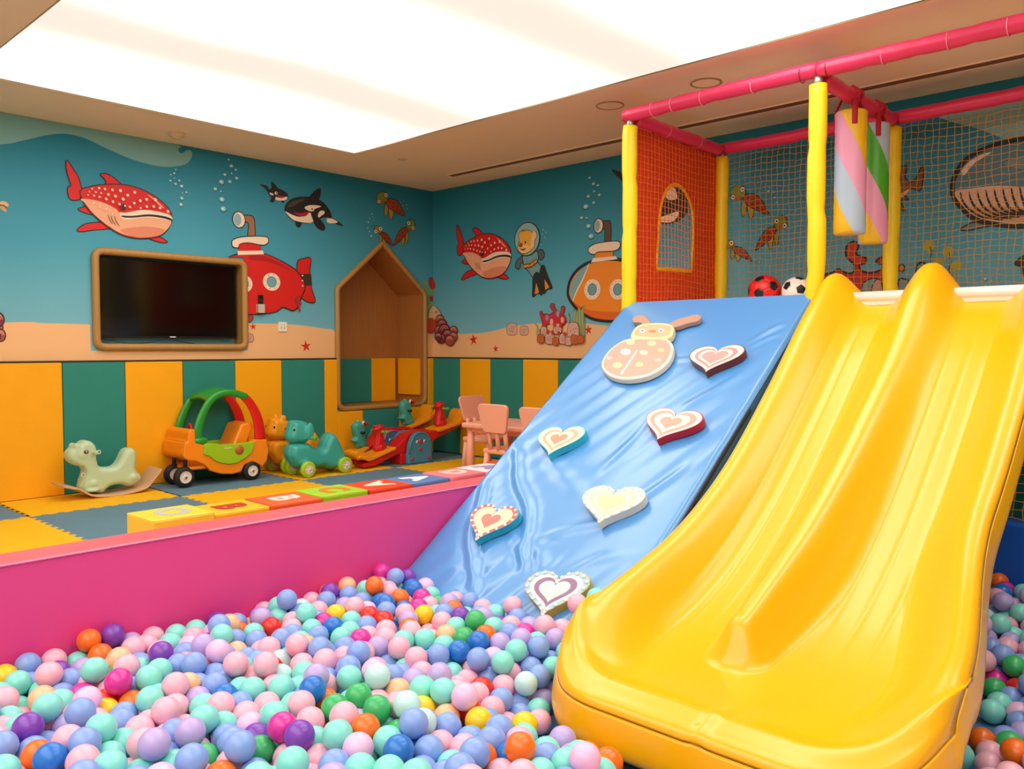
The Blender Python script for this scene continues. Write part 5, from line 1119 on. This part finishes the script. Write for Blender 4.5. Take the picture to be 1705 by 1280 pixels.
# ------------------------------------------------------------------ seesaws
SR = mat('seesaw_red', '#cf1418', .38, coat=.15); SYW = mat('seesaw_amber', '#f2960f', .4); SB = mat('seesaw_blue', '#3d86a4', .42); GH = mat('goose_teal', '#3f9f8c', .4)
def seesaw(loc, kind, label, half=.62, tilt=12.5, sb=SB, rim=SB, rz=0):
    root = empty('seesaw', loc, rz=rz, label=label, cat='seesaw')
    t = math.radians(tilt); ct, st_ = math.cos(t), math.sin(t); PZ = .21
    R_ = lambda x, z: (x * ct - z * st_, PZ + x * st_ + z * ct)
    def pr(poly): return [R_(*p) for p in poly]
    bb = MB()
    bb.prism(pr([(-half, -.055), (-half + .12, -.075), (-.25, -.06), (-.12, -.085), (.12, -.085), (.25, -.06), (half - .1, -.04), (half, -.02), (half, .02), (.34, .0), (.2, .03), (.08, .085), (-.08, .085), (-.2, .03), (-.34, -.01), (-half, -.02)]), (1, 0, 0), (0, 0, 1), (0, 0, 0), (0, 1, 0), -.075, .075)
    bb.build('beam', SR, root, bevel=.012, bseg=3)
    for s_ in (-1, 1):
        P = [(s_ * .27, .0), (s_ * .27, .028), (s_ * (half - .10), .022), (s_ * (half + .03), .075), (s_ * (half + .055), .06), (s_ * (half - .05), -.005), (s_ * (half - .10), -.01)]
        bb = MB(); bb.prism(pr(P), (1, 0, 0), (0, 0, 1), (0, 0, 0), (0, 1, 0), -.105, .105); bb.build('seat', SYW, root, bevel=.008, bseg=2)
        bb = MB(); bb.prism(pr(spline([(s_ * (half - .10), .018), (s_ * (half - .055), .045), (s_ * (half - .02), .09), (s_ * (half + .02), .115), (s_ * (half + .06), .105), (s_ * (half + .068), .06), (s_ * (half + .03), .035)], 3)), (1, 0, 0), (0, 0, 1), (0, 0, 0), (0, 1, 0), -.095, .095); bb.build('seat_back', SYW, root, bevel=.006)
        hx, hz = R_(s_ * (.385 if kind == 'rooster' else .30), .02)
        if kind == 'rooster':
            RO = [(hx + u_ * .00069, hz + .0 + w__ * .00069) for u_, w__ in [(-78, 0), (-82, 80), (-64, 190), (-72, 250), (-108, 288), (-74, 305), (-88, 332), (-58, 350), (-34, 335), (-8, 356), (18, 338), (50, 342), (48, 275), (24, 240), (45, 170), (82, 60), (95, 0)]]
            E = [((hx, 0, hz + .03), (.05, .058, .05)), ((hx - .015, 0, hz + .185), (.034, .034, .04))]
            hd = blobby('rooster_head', E, SR, root, .0055, 5, lambda b_: puff(b_, RO, .042, ((0, .4), (.010, .8), (.020, 1.0))))
            gm = mat('toy_leaf_green2', '#5f9a24', .4)
            bb = MB(); bb.tube([(hx - .07, 0, hz + .17), (hx + .07, 0, hz + .17)], .001, 4); bb = MB(); bb.tube([(hx, -.10, hz + .175), (hx, .10, hz + .175)], .014, 10)
            for q in (-1, 1): bb.ell((hx, q * .105, hz + .175), (.019, .02, .019), 10, 8)
            bb.build('handle', gm, root)
            for q in (-1, 1):
                bb = MB(); bb.ell((hx - .03, q * .032, hz + .215), (.009, .007, .010), 10, 8); bb.build('eye', mat('eye_white', '#e7e3d8', .3), hd)
        else:
            d = 1
            GO = [(hx + (u_ - 850) * .00072, hz + (552 - w__) * .00072) for u_, w__ in [(720, 260), (755, 212), (820, 197), (880, 222), (903, 280), (905, 340), (900, 385), (925, 440), (948, 520), (935, 548), (850, 558), (780, 548), (772, 510), (758, 480), (720, 468), (698, 440), (725, 425), (745, 400), (728, 340)]]
            E = [((hx - .03, 0, hz + .205), (.052, .050, .052)), ((hx + .01, 0, hz + .04), (.05, .05, .045))]
            hd = blobby('goose_head', E, GH, root, .006, 7, lambda b_: puff(b_, GO, .046, ((0, .4), (.010, .8), (.020, 1.0))))
            bb = MB(); bb.ell((hx + .062 * d, 0, hz + .222), (.048, .022, .014)); bb.ell((hx + .052 * d, 0, hz + .207), (.038, .02, .009)); bb.build('beak', SR, hd)
            for q in (-1, 1):
                bb = MB(); bb.ell((hx + .006, q * .046, hz + .238), (.017, .010, .020), 12, 8); bb.build('eye', mat('eye_white', '#e7e3d8', .3), hd)
                bb = MB(); bb.ell((hx + .010, q * .054, hz + .234), (.010, .006, .012), 10, 8); bb.build('pupil', EYEK, hd)
            bb = MB(); bb.tube([(hx - .02, -.09, hz + .15), (hx - .02, .09, hz + .15)], .012, 8); bb.build('handle', BLK, root)
    ar = [(-.150, 0), (.150, 0), (.145, .10), (.128, .19), (.095, .255), (.05, .288), (0, .297), (-.05, .288), (-.095, .255), (-.128, .19), (-.145, .10)]
    for (a, c) in ((-.135, -.085), (.085, .135)):
        bb = MB(); bb.prism(ar, (1, 0, 0), (0, 0, 1), (0, 0, 0), (0, 1, 0), a, c); o = bb.build('support_arch', sb, root, bevel=.014, bseg=3)
        if a < 0:
            bb = MB(); bb.tube([(x * .97, a - .001, max(z, .008) * .985) for x, z in ar[2:]], .009, 6, up=(0, 1, 0)); bb.build('arch_rim', rim, o)
            y = a - .002
            for (x, z, r) in ((0, .205, .028), (-.005, .135, .020), (-.10, .05, .020), (.10, .05, .020)): bb = MB(); bb.ell((x, y, z), (r, .010, r * .9), 14, 8); bb.build('stud', mat('stud_magenta', '#b82a4a', .4), o)
            for s_ in (-1, 1): bb = MB(); bb.ell((s_ * .045, y, .205), (.013, .006, .016), 10, 8); bb.build('eye', mat('eye_white', '#e7e3d8', .3), o); bb = MB(); bb.ell((s_ * .045, y - .006, .203), (.006, .004, .008), 8, 6); bb.build('pupil', EYEK, o)
    bb = MB(); bb.box(-.20, .13, -.085, .085, 0, .10); bb.build('base', SR, root, bevel=.012)
    return root
seesaw((5.06, 6.03, 0), 'rooster', 'red seesaw with two rooster heads, nearer of the pair', half=.64, tilt=13)
seesaw((4.99, 6.345, 0), 'goose', 'seesaw with two teal goose heads, against the wall under the niche', half=.60, tilt=17, sb=SB, rim=mat('rim_pink', '#d8418a', .4))
# ------------------------------------------------------------------ pink table and chairs
PNK = mat('plastic_peach_pink', '#f0a58c', .42, var=.03)
tb = empty('kids_table', (4.89, 4.455, 0), label='small pink plastic table with four tapered legs', cat='table')
bb = MB(); bb.box(-.29, .29, -.405, .405, .435, .48); bb.build('tabletop', PNK, tb, bevel=.018, bseg=3)
bb = MB(); bb.box(-.24, .24, -.36, .36, .40, .436); bb.build('apron', PNK, tb, bevel=.006)
for sx in (-1, 1):
    for sy in (-1, 1): bb = MB(); bb.tube([(sx * .235, sy * .35, 0), (sx * .235, sy * .35, .25), (sx * .23, sy * .345, .436)], [.038, .034, .026], 14); bb.build('leg', PNK, tb)
def chair(loc, rz, label):
    root = empty('kids_chair', loc, rz=rz, label=label, cat='chair', group='pink plastic chairs around the small table')
    bb = MB(); bb.box(-.155, .155, -.165, .165, .275, .315); bb.build('seat', PNK, root, bevel=.014, bseg=3)
    for sx in (-1, 1):
        for sy in (-1, 1): bb = MB(); bb.tube([(sx * .15, sy * .15, 0), (sx * .135, sy * .135, .28)], [.030, .022], 12); bb.build('leg', PNK, root)
    t = .10; 
    for y in (-.085, 0, .085): bb = MB(); bb.tube([(-.145, y, .31), (-.17, y, .47)], .018, 8, sq=(.8, 1.1)); bb.build('back_slat', PNK, root)
    P = round_poly([(-.115, .45), (.115, .45), (.165, .67), (-.165, .67)], [.03, .03, .055, .055])
    bb = MB(); bb.prism(P, (0, 1, 0), (-.12, 0, .993), (-.118, 0, -.002), (-1, 0, -.12), -.0, .024); bb.build('backrest', PNK, root, bevel=.007, bseg=2)
    return root
chair((4.62, 4.31, 0), 0, 'pink chair with its slatted back to the pit, nearest the seesaws')
chair((5.09, 5.03, 0), -PI / 2, 'pink chair behind the table end, nearest the mural wall')
chair((4.56, 3.83, 0), 0, 'pink chair half hidden by the blue ramp edge')
# ------------------------------------------------------------------ ball pit: settled packing of 8 cm balls
BR = .040; FLR = -.16
def inside_slide(P, R):  # signed push out of the foot of the slide (rounded rectangle in plan), only where the slide is low
    cx0, cx1, cy0, cy1 = 1.925, 2.95, .565, 1.785; rr = .31
    c = np.stack([P[:, 0] - (cx0 + rr + 3) , P[:, 1] - (cy0 + cy1) / 2], 1)
    q = np.abs(c) - np.array([3.0, (cy1 - cy0) / 2 - rr]); d = np.hypot(np.maximum(q[:, 0], 0), np.maximum(q[:, 1], 0)) + np.minimum(np.maximum(q[:, 0], q[:, 1]), 0) - rr
    g = np.where(q > 0, q, 0); nz = np.hypot(g[:, 0], g[:, 1]); 
    gx_ = np.where(nz > 0, g[:, 0] / np.maximum(nz, 1e-9), np.where(q[:, 0] > q[:, 1], 1, 0)) * np.sign(c[:, 0]); gy_ = np.where(nz > 0, g[:, 1] / np.maximum(nz, 1e-9), np.where(q[:, 0] > q[:, 1], 0, 1)) * np.sign(c[:, 1])
    return d - R, gx_, gy_
def slide_low(x): return np.interp(x, bx, bz)
def constrain(P):
    P[:, 2] = np.maximum(P[:, 2], FLR + BR)
    P[:, 1] = np.minimum(P[:, 1], 3.05 - BR - .004); P[:, 0] = np.minimum(P[:, 0], 4.315 - BR)
    # ramp
    m_ = P[:, 1] > 1.86
    d = (P[:, 2] - (RZ0 + RS * (P[:, 0] - RX0))) / math.sqrt(1 + RS * RS) - BR - .012
    k = m_ & (d < 0); P[k, 0] += d[k] * RS / math.sqrt(1 + RS * RS) * 1.0; P[k, 2] -= d[k] / math.sqrt(1 + RS * RS) * .3
    # slide foot and underside
    d, gx_, gy_ = inside_slide(P, BR + .010); low = slide_low(P[:, 0]) - .20 < P[:, 2] + BR
    k = (d < 0) & low & (P[:, 0] < 3.4)
    P[k, 0] += -d[k] * gx_[k]; P[k, 1] += -d[k] * gy_[k]
    return P
def settle():
    pts = []; s = BR * 2 * 1.02; r_ = random.Random(3)
    def vis(x, y):
        z = .05; v = np.array([x, y, z - H]); dz = v @ CF
        if dz < .3: return False
        u = CX + FPX * (v @ _R) / dz; w_ = CY - FPX * (v @ CU) / dz
        return -330 < u < 2050 and w_ < 1750
    G_ = .05; tot = 0; cells = []
    for i in range(int(4.2 / G_)):
        for j in range(int(3.65 / G_)):
            x, y = .12 + (i + .5) * G_, -.62 + (j + .5) * G_
            if vis(x, y): cells.append((x, y))
    tp = np.interp([c_[0] for c_ in cells], [.7, 1.3, 2.2, 4.3], [.085, .07, .012, .005]) - FLR; n_ = int(tp.sum() * G_ * G_ * .66 / (4 / 3 * PI * BR ** 3)); cells = r_.choices(cells, weights=list(tp), k=n_)
    for q in range(n_):
        x, y = cells[q]
        pts.append((x + r_.uniform(-.5, .5) * G_, y + r_.uniform(-.5, .5) * G_, FLR + BR + (q + .5) / n_ * .34))
    order_ = list(range(n_)); 
    P = np.array(pts); d, _, _ = inside_slide(P, BR + .02)
    low = slide_low(P[:, 0]) - .20 < P[:, 2] + BR
    keep = ~((d < -.02) & low) & ~((P[:, 1] > 1.86) & ((P[:, 2] - (RZ0 + RS * (P[:, 0] - RX0))) < BR * .9)) & ~((P[:, 1] < 1.9) & (P[:, 1] > .58) & (P[:, 0] < 3.3) & (P[:, 0] > 1.7))
    P = P[keep]
    # a few shakes mix the layers
    pairs = None
    for it in range(170):
        if it % 4 == 0:
            cell = np.floor(P / (2 * BR * 1.25)).astype(int); cell -= cell.min(0); key = (cell[:, 0] * 400 + cell[:, 1]) * 400 + cell[:, 2]
            o = np.argsort(key, kind='stable'); ks = key[o]; I = []; J = []
            for dx in (-1, 0, 1):
                for dy in (-1, 0, 1):
                    for dz in (-1, 0, 1):
                        kk = key + (dx * 400 + dy) * 400 + dz; a = np.searchsorted(ks, kk, 'left'); b_ = np.searchsorted(ks, kk, 'right'); cnt = b_ - a
                        for q in range(int(cnt.max()) if len(cnt) else 0):
                            mk = cnt > q; i_ = np.nonzero(mk)[0]; j_ = o[a[mk] + q]; g = i_ < j_; I.append(i_[g]); J.append(j_[g])
            I = np.concatenate(I); J = np.concatenate(J)
        P[:, 2] -= .0030 if it < 110 else .0008
        for sub in range(2):
            D = P[J] - P[I]; L_ = np.sqrt((D * D).sum(1)) + 1e-9; ov = 2 * BR - L_; k = ov > 0
            if k.any():
                c_ = (D[k] / L_[k, None]) * (ov[k] * .5 * .62)[:, None]
                for ax in range(3): P[:, ax] += np.bincount(J[k], c_[:, ax], len(P)) - np.bincount(I[k], c_[:, ax], len(P))
            P = constrain(P)
    low = slide_low(P[:, 0]) - .20 < P[:, 2] + BR; d, _, _ = inside_slide(P, BR)
    return P[(P[:, 2] < .125 + rng.normal(0, .006, len(P))) & ~((d < -.03) & low & (P[:, 0] < 3.4)) & ~((P[:, 1] > 1.86) & (P[:, 2] < RZ0 + RS * (P[:, 0] - RX0)))]
BP = settle()
# how much of each ball the camera sees: a coarse picture of discs, nearest first
rel = BP - np.array([0, 0, H]); dep = rel @ CF; bu = CX + FPX * (rel @ _R) / dep; bv = CY - FPX * (rel @ CU) / dep; br = FPX * BR / dep
W_2, H_2 = 853, 640; zb = np.full((H_2, W_2), 1e9); ib = np.full((H_2, W_2), -1)
for k in np.argsort(-dep):
    u, v, r = bu[k] / 2, bv[k] / 2, br[k] / 2
    if dep[k] < .3 or u < -r or v < -r or u > W_2 + r or v > H_2 + r: continue
    x0, x1, y0, y1 = int(max(0, u - r)), int(min(W_2 - 1, u + r + 1)), int(max(0, v - r)), int(min(H_2 - 1, v + r + 1))
    if x1 < x0 or y1 < y0: continue
    yy_, xx_ = np.mgrid[y0:y1 + 1, x0:x1 + 1]; mk = (xx_ - u) ** 2 + (yy_ - v) ** 2 < r * r; ib[y0:y1 + 1, x0:x1 + 1][mk] = k
# the slide hides balls behind it
from mathutils.bvhtree import BVHTree
T_ = BVHTree.FromPolygons([tuple(p) for p in V[::3, ::3].reshape(-1, 3)], [(i * 50 + j, (i + 1) * 50 + j, (i + 1) * 50 + j + 1, i * 50 + j + 1) for i in range(len(V[::3]) - 1) for j in range(49)])
cnt_ = np.bincount(ib[ib >= 0], minlength=len(BP)).astype(float)
for k in np.nonzero(cnt_)[0]:
    d = Vector(rel[k]); L_ = d.length; h = T_.ray_cast(Vector((0, 0, H)), d.normalized(), L_ - BR)
    if h[0] is not None: cnt_[k] = 0
COL = {'pink': '#f0b2c6', 'mint': '#84dfd2', 'periwinkle': '#84a4e4', 'lilac': '#b9a6dc', 'ice': '#bfe6e6', 'magenta': '#d92f9c', 'orange': '#f2701a', 'red': '#dd2a1c', 'yellow': '#f7cc18', 'purple': '#7c3fb0', 'blue': '#1f74cc', 'green': '#3cb569', 'peach': '#f5bd93', 'orchid': '#ecbce0'}
names = ['pink', 'mint', 'periwinkle', 'lilac', 'ice', 'orchid', 'peach', 'blue', 'green', 'purple', 'magenta', 'orange', 'yellow', 'red']
wts = np.array([.285, .245, .215, .09, .035, .07, .02, .006, .006, .006, .006, .006, .005, .005]); wts /= wts.sum()
cid = rng.choice(len(names), len(BP), p=wts)
S6 = lambda L_, c: [(x * .41056, 930 + y * .41056, c) for x, y in L_]
S7 = lambda L_, c: [(560 + x * .41056, 930 + y * .41056, c) for x, y in L_]
S8 = lambda L_, c: [(1540 + x * .4064, 760 + y * .4064, c) for x, y in L_]
seeds = S6([(37, 467), (440, 650), (1310, 143), (1355, 210)], 'yellow') + S6([(288, 350), (362, 335), (545, 620), (955, 303), (1513, 125), (1603, 162), (1303, 605), (832, 765), (147, 787)], 'orange') + S6([(232, 457), (665, 390), (817, 180), (1373, 130), (1036, 728), (1232, 697), (430, 345)], 'purple') \
    + S6([(342, 527), (452, 495), (872, 323), (1305, 280), (1690, 180), (1165, 668), (1540, 70), (1447, 330)], 'magenta') + S6([(1093, 318), (1540, 250)], 'red') + S6([(1545, 172), (1660, 133), (1157, 188), (1382, 265), (1600, 322), (1262, 537), (240, 787), (1655, 820)], 'blue') + S6([(1365, 573), (1470, 555), (1082, 812), (852, 840)], 'green') + S6([(930, 240), (1415, 82)], 'peach') \
    + S6([(105, 505), (330, 620), (600, 790), (690, 810), (848, 490), (315, 710), (50, 735), (555, 430), (130, 435), (570, 545), (930, 200), (1010, 215), (1440, 140)], 'periwinkle') + S6([(520, 730), (335, 410), (1090, 175), (1148, 230), (1233, 267), (785, 660), (1040, 545), (945, 540), (1200, 495), (1095, 660), (1395, 735), (1570, 755), (230, 645), (672, 427), (700, 265), (745, 262), (1475, 75)], 'mint') \
    + S6([(685, 630), (110, 620), (565, 270), (820, 420), (550, 370), (625, 320), (1100, 420), (505, 840), (355, 840), (960, 820), (1305, 820), (185, 372), (1225, 590), (1355, 400), (1635, 385)], 'pink') \
    + S7([(430, 155), (585, 275), (520, 340), (830, 535), (1195, 700), (105, 555)], 'green') + S7([(292, 140), (237, 323), (500, 375), (290, 820), (905, 365), (180, 172)], 'blue') + S7([(325, 180), (745, 280), (722, 545)], 'magenta') + S7([(465, 222), (610, 318), (1095, 710), (1020, 785), (745, 800), (640, 815)], 'orange') \
    + S7([(328, 235), (590, 628), (355, 625), (775, 655)], 'yellow') + S7([(517, 250), (662, 262)], 'purple') + S7([(172, 250), (612, 540), (515, 605)], 'red') + S7([(1505, 825)], 'ice') + S7([(800, 235), (880, 305), (790, 395), (915, 530), (965, 670), (925, 620), (1300, 780)], 'lilac') \
    + S7([(1195, 750), (700, 610), (400, 700), (570, 750), (705, 440), (305, 690), (1240, 825)], 'periwinkle') + S7([(205, 755), (40, 710), (440, 425), (665, 390), (870, 590), (1025, 620), (1115, 785), (900, 820), (350, 310), (70, 620), (455, 500), (885, 425), (810, 300)], 'mint') + S7([(1330, 735), (1420, 790), (1365, 830), (800, 565), (590, 450), (865, 245), (415, 285), (155, 315), (490, 780), (715, 725)], 'pink') \
    + S8([(362, 547), (322, 935)], 'magenta') + S8([(268, 990), (370, 835), (320, 1205)], 'green') + S8([(385, 893), (175, 810)], 'blue') + S8([(395, 960)], 'red') + S8([(180, 1005)], 'yellow') + S8([(150, 1110), (380, 1195), (290, 528)], 'orange') \
    + S8([(400, 675), (320, 780), (190, 1080), (130, 1165), (380, 750), (200, 960)], 'mint') + S8([(275, 655), (225, 760), (297, 862), (225, 905), (300, 1115), (370, 995), (370, 1080), (345, 640)], 'periwinkle') + S8([(285, 590), (260, 820), (215, 1200), (260, 1255), (330, 710), (280, 725)], 'pink')
taken = set(); vis_k = np.nonzero(cnt_ > 4)[0]
for (u, v, c) in seeds:
    d = np.hypot(bu[vis_k] - u, bv[vis_k] - v) + np.array([1e5 if k in taken else 0 for k in vis_k]) - cnt_[vis_k] * .004
    k = vis_k[int(np.argmin(d))]
    if d.min() < 60: cid[k] = names.index(c); taken.add(k)
def ball_mesh(seg, sub):
    bm = bmesh.new(); bmesh.ops.create_icosphere(bm, subdivisions=sub, radius=BR)
    for f in bm.faces: f.smooth = True
    me = bpy.data.meshes.new('ball'); bm.to_mesh(me); bm.free(); return me
bmats = [mat('ball_plastic_' + n_, COL[n_], .30, coat=.12, var=.01, sub=.0) for n_ in names]
order = [int(k) for k in np.argsort(-cnt_) if cnt_[k] > 0]; single = order[:300]
zone_ = lambda k: ('right of the slide' if bu[k] > 1500 else 'at the slide foot' if bu[k] > 880 and bv[k] > 1090 else 'before the blue ramp' if bu[k] > 650 and bv[k] < 1100 else 'along the pink wall' if BP[k, 1] > 2.72 else 'at near left' if bu[k] < 330 else 'in mid pit' if bu[k] < 700 else 'left of the slide')
say = {'ice': 'white', 'mint': 'mint', 'pink': 'pink', 'periwinkle': 'periwinkle', 'lilac': 'lilac', 'orchid': 'orchid', 'peach': 'peach', 'blue': 'blue', 'green': 'green'}
cn = lambda k: say.get(names[cid[k]], names[cid[k]])
sarr = np.array(order); labs = {}; lists = {}
def neigh(k):
    d = np.hypot(bu[sarr] - bu[k], bv[sarr] - bv[k]); q = sarr[np.argsort(d)]; q = [int(t) for t in q if t != k][:4]; return q
for k in single:
    q = neigh(k); nb = []
    for t in q:
        if len(nb) < 2: nb.append((t, 'above' if bv[t] < bv[k] - br[k] * .6 else 'below' if bv[t] > bv[k] + br[k] * .6 else 'beside'))
    cand = ['%s ball %s' % (cn(k), zone_(k)),
            '%s ball %s, touching a %s one' % (cn(k), zone_(k), cn(nb[0][0])),
            '%s ball %s, touching %s and %s ones' % (cn(k), zone_(k), cn(nb[0][0]), cn(nb[1][0]))]
    lists[k] = cand
for lev in range(3):
    tally = {}
    for k in single:
        if k not in labs: tally.setdefault(lists[k][lev], []).append(k)
    for l_, ks in tally.items():
        if len(ks) == 1 and l_ not in labs.values(): labs[ks[0]] = l_
byl = {}
for k in single:
    if k not in labs: byl.setdefault((cn(k), zone_(k)), []).append(k)
ordw = ['leftmost', 'second from left', 'third from left', 'fourth from left', 'fifth from left', 'sixth from left', 'seventh from left', 'eighth from left', 'ninth from left', 'tenth from left']
for (c_, z_), ks in byl.items():
    rows_ = {}
    for k in ks: rows_.setdefault(names[cid[neigh(k)[0]]], []).append(k)
    for nm_, kk in rows_.items():
        kk.sort(key=lambda k: bu[k])
        for i, k in enumerate(kk):
            labs[k] = '%s ball %s, %s beside a %s one' % (c_, z_, ordw[min(i, 9)], say.get(nm_, nm_))
proto = {}
for k in single:
    ci = int(cid[k])
    if ci not in proto:
        me = ball_mesh(0, 4); me.materials.append(bmats[ci]); proto[ci] = me
    o = bpy.data.objects.new('pit_ball', proto[ci]); C.objects.link(o); o.location = BP[k]
    o['label'] = labs[k]; o['category'] = 'ball'; o['group'] = 'plastic balls in the ball pit'
def bulk(ks, sub):
    bm = bmesh.new(); bmesh.ops.create_icosphere(bm, subdivisions=sub, radius=BR); bm.verts.ensure_lookup_table()
    bv_ = np.array([v.co[:] for v in bm.verts]); bf = np.array([[v.index for v in f.verts] for f in bm.faces]); bm.free()
    n = len(ks); vv_ = (bv_[None] + BP[ks][:, None]).reshape(-1, 3); ff = (bf[None] + (np.arange(n) * len(bv_))[:, None, None]).reshape(-1, 3)
    return vv_, ff, np.repeat(cid[ks], len(bf))
sset = set(single); rest_v = [k for k in order if k not in sset]; ov_ = set(order); rest_h = [k for k in range(len(BP)) if k not in ov_ and BP[k, 2] > -.10]
A_ = bulk(np.array(rest_v), 4); B_ = bulk(np.array(rest_h), 3)
VV = np.concatenate([A_[0], B_[0]]); FF = np.concatenate([A_[1], B_[1] + len(A_[0])]); MM = np.concatenate([A_[2], B_[2]])
me = bpy.data.meshes.new('balls'); me.vertices.add(len(VV)); me.vertices.foreach_set('co', VV.ravel()); me.loops.add(FF.size); me.loops.foreach_set('vertex_index', FF.ravel())
me.polygons.add(len(FF)); me.polygons.foreach_set('loop_start', np.arange(0, FF.size, 3)); me.polygons.foreach_set('loop_total', np.full(len(FF), 3)); me.update(calc_edges=True)
for m_ in bmats: me.materials.append(m_)
me.polygons.foreach_set('material_index', MM.astype(np.int32)); me.polygons.foreach_set('use_smooth', np.ones(len(FF), bool)); me.update()
o = bpy.data.objects.new('pit_balls', me); C.objects.link(o); tag(o, 'the many remaining coloured plastic balls filling the ball pit', 'balls', kind='stuff')
print('BALLS', len(BP), 'visible', len(order), 'top', BP[order][:, 2].max(), 'mean top', BP[order][:, 2].mean())
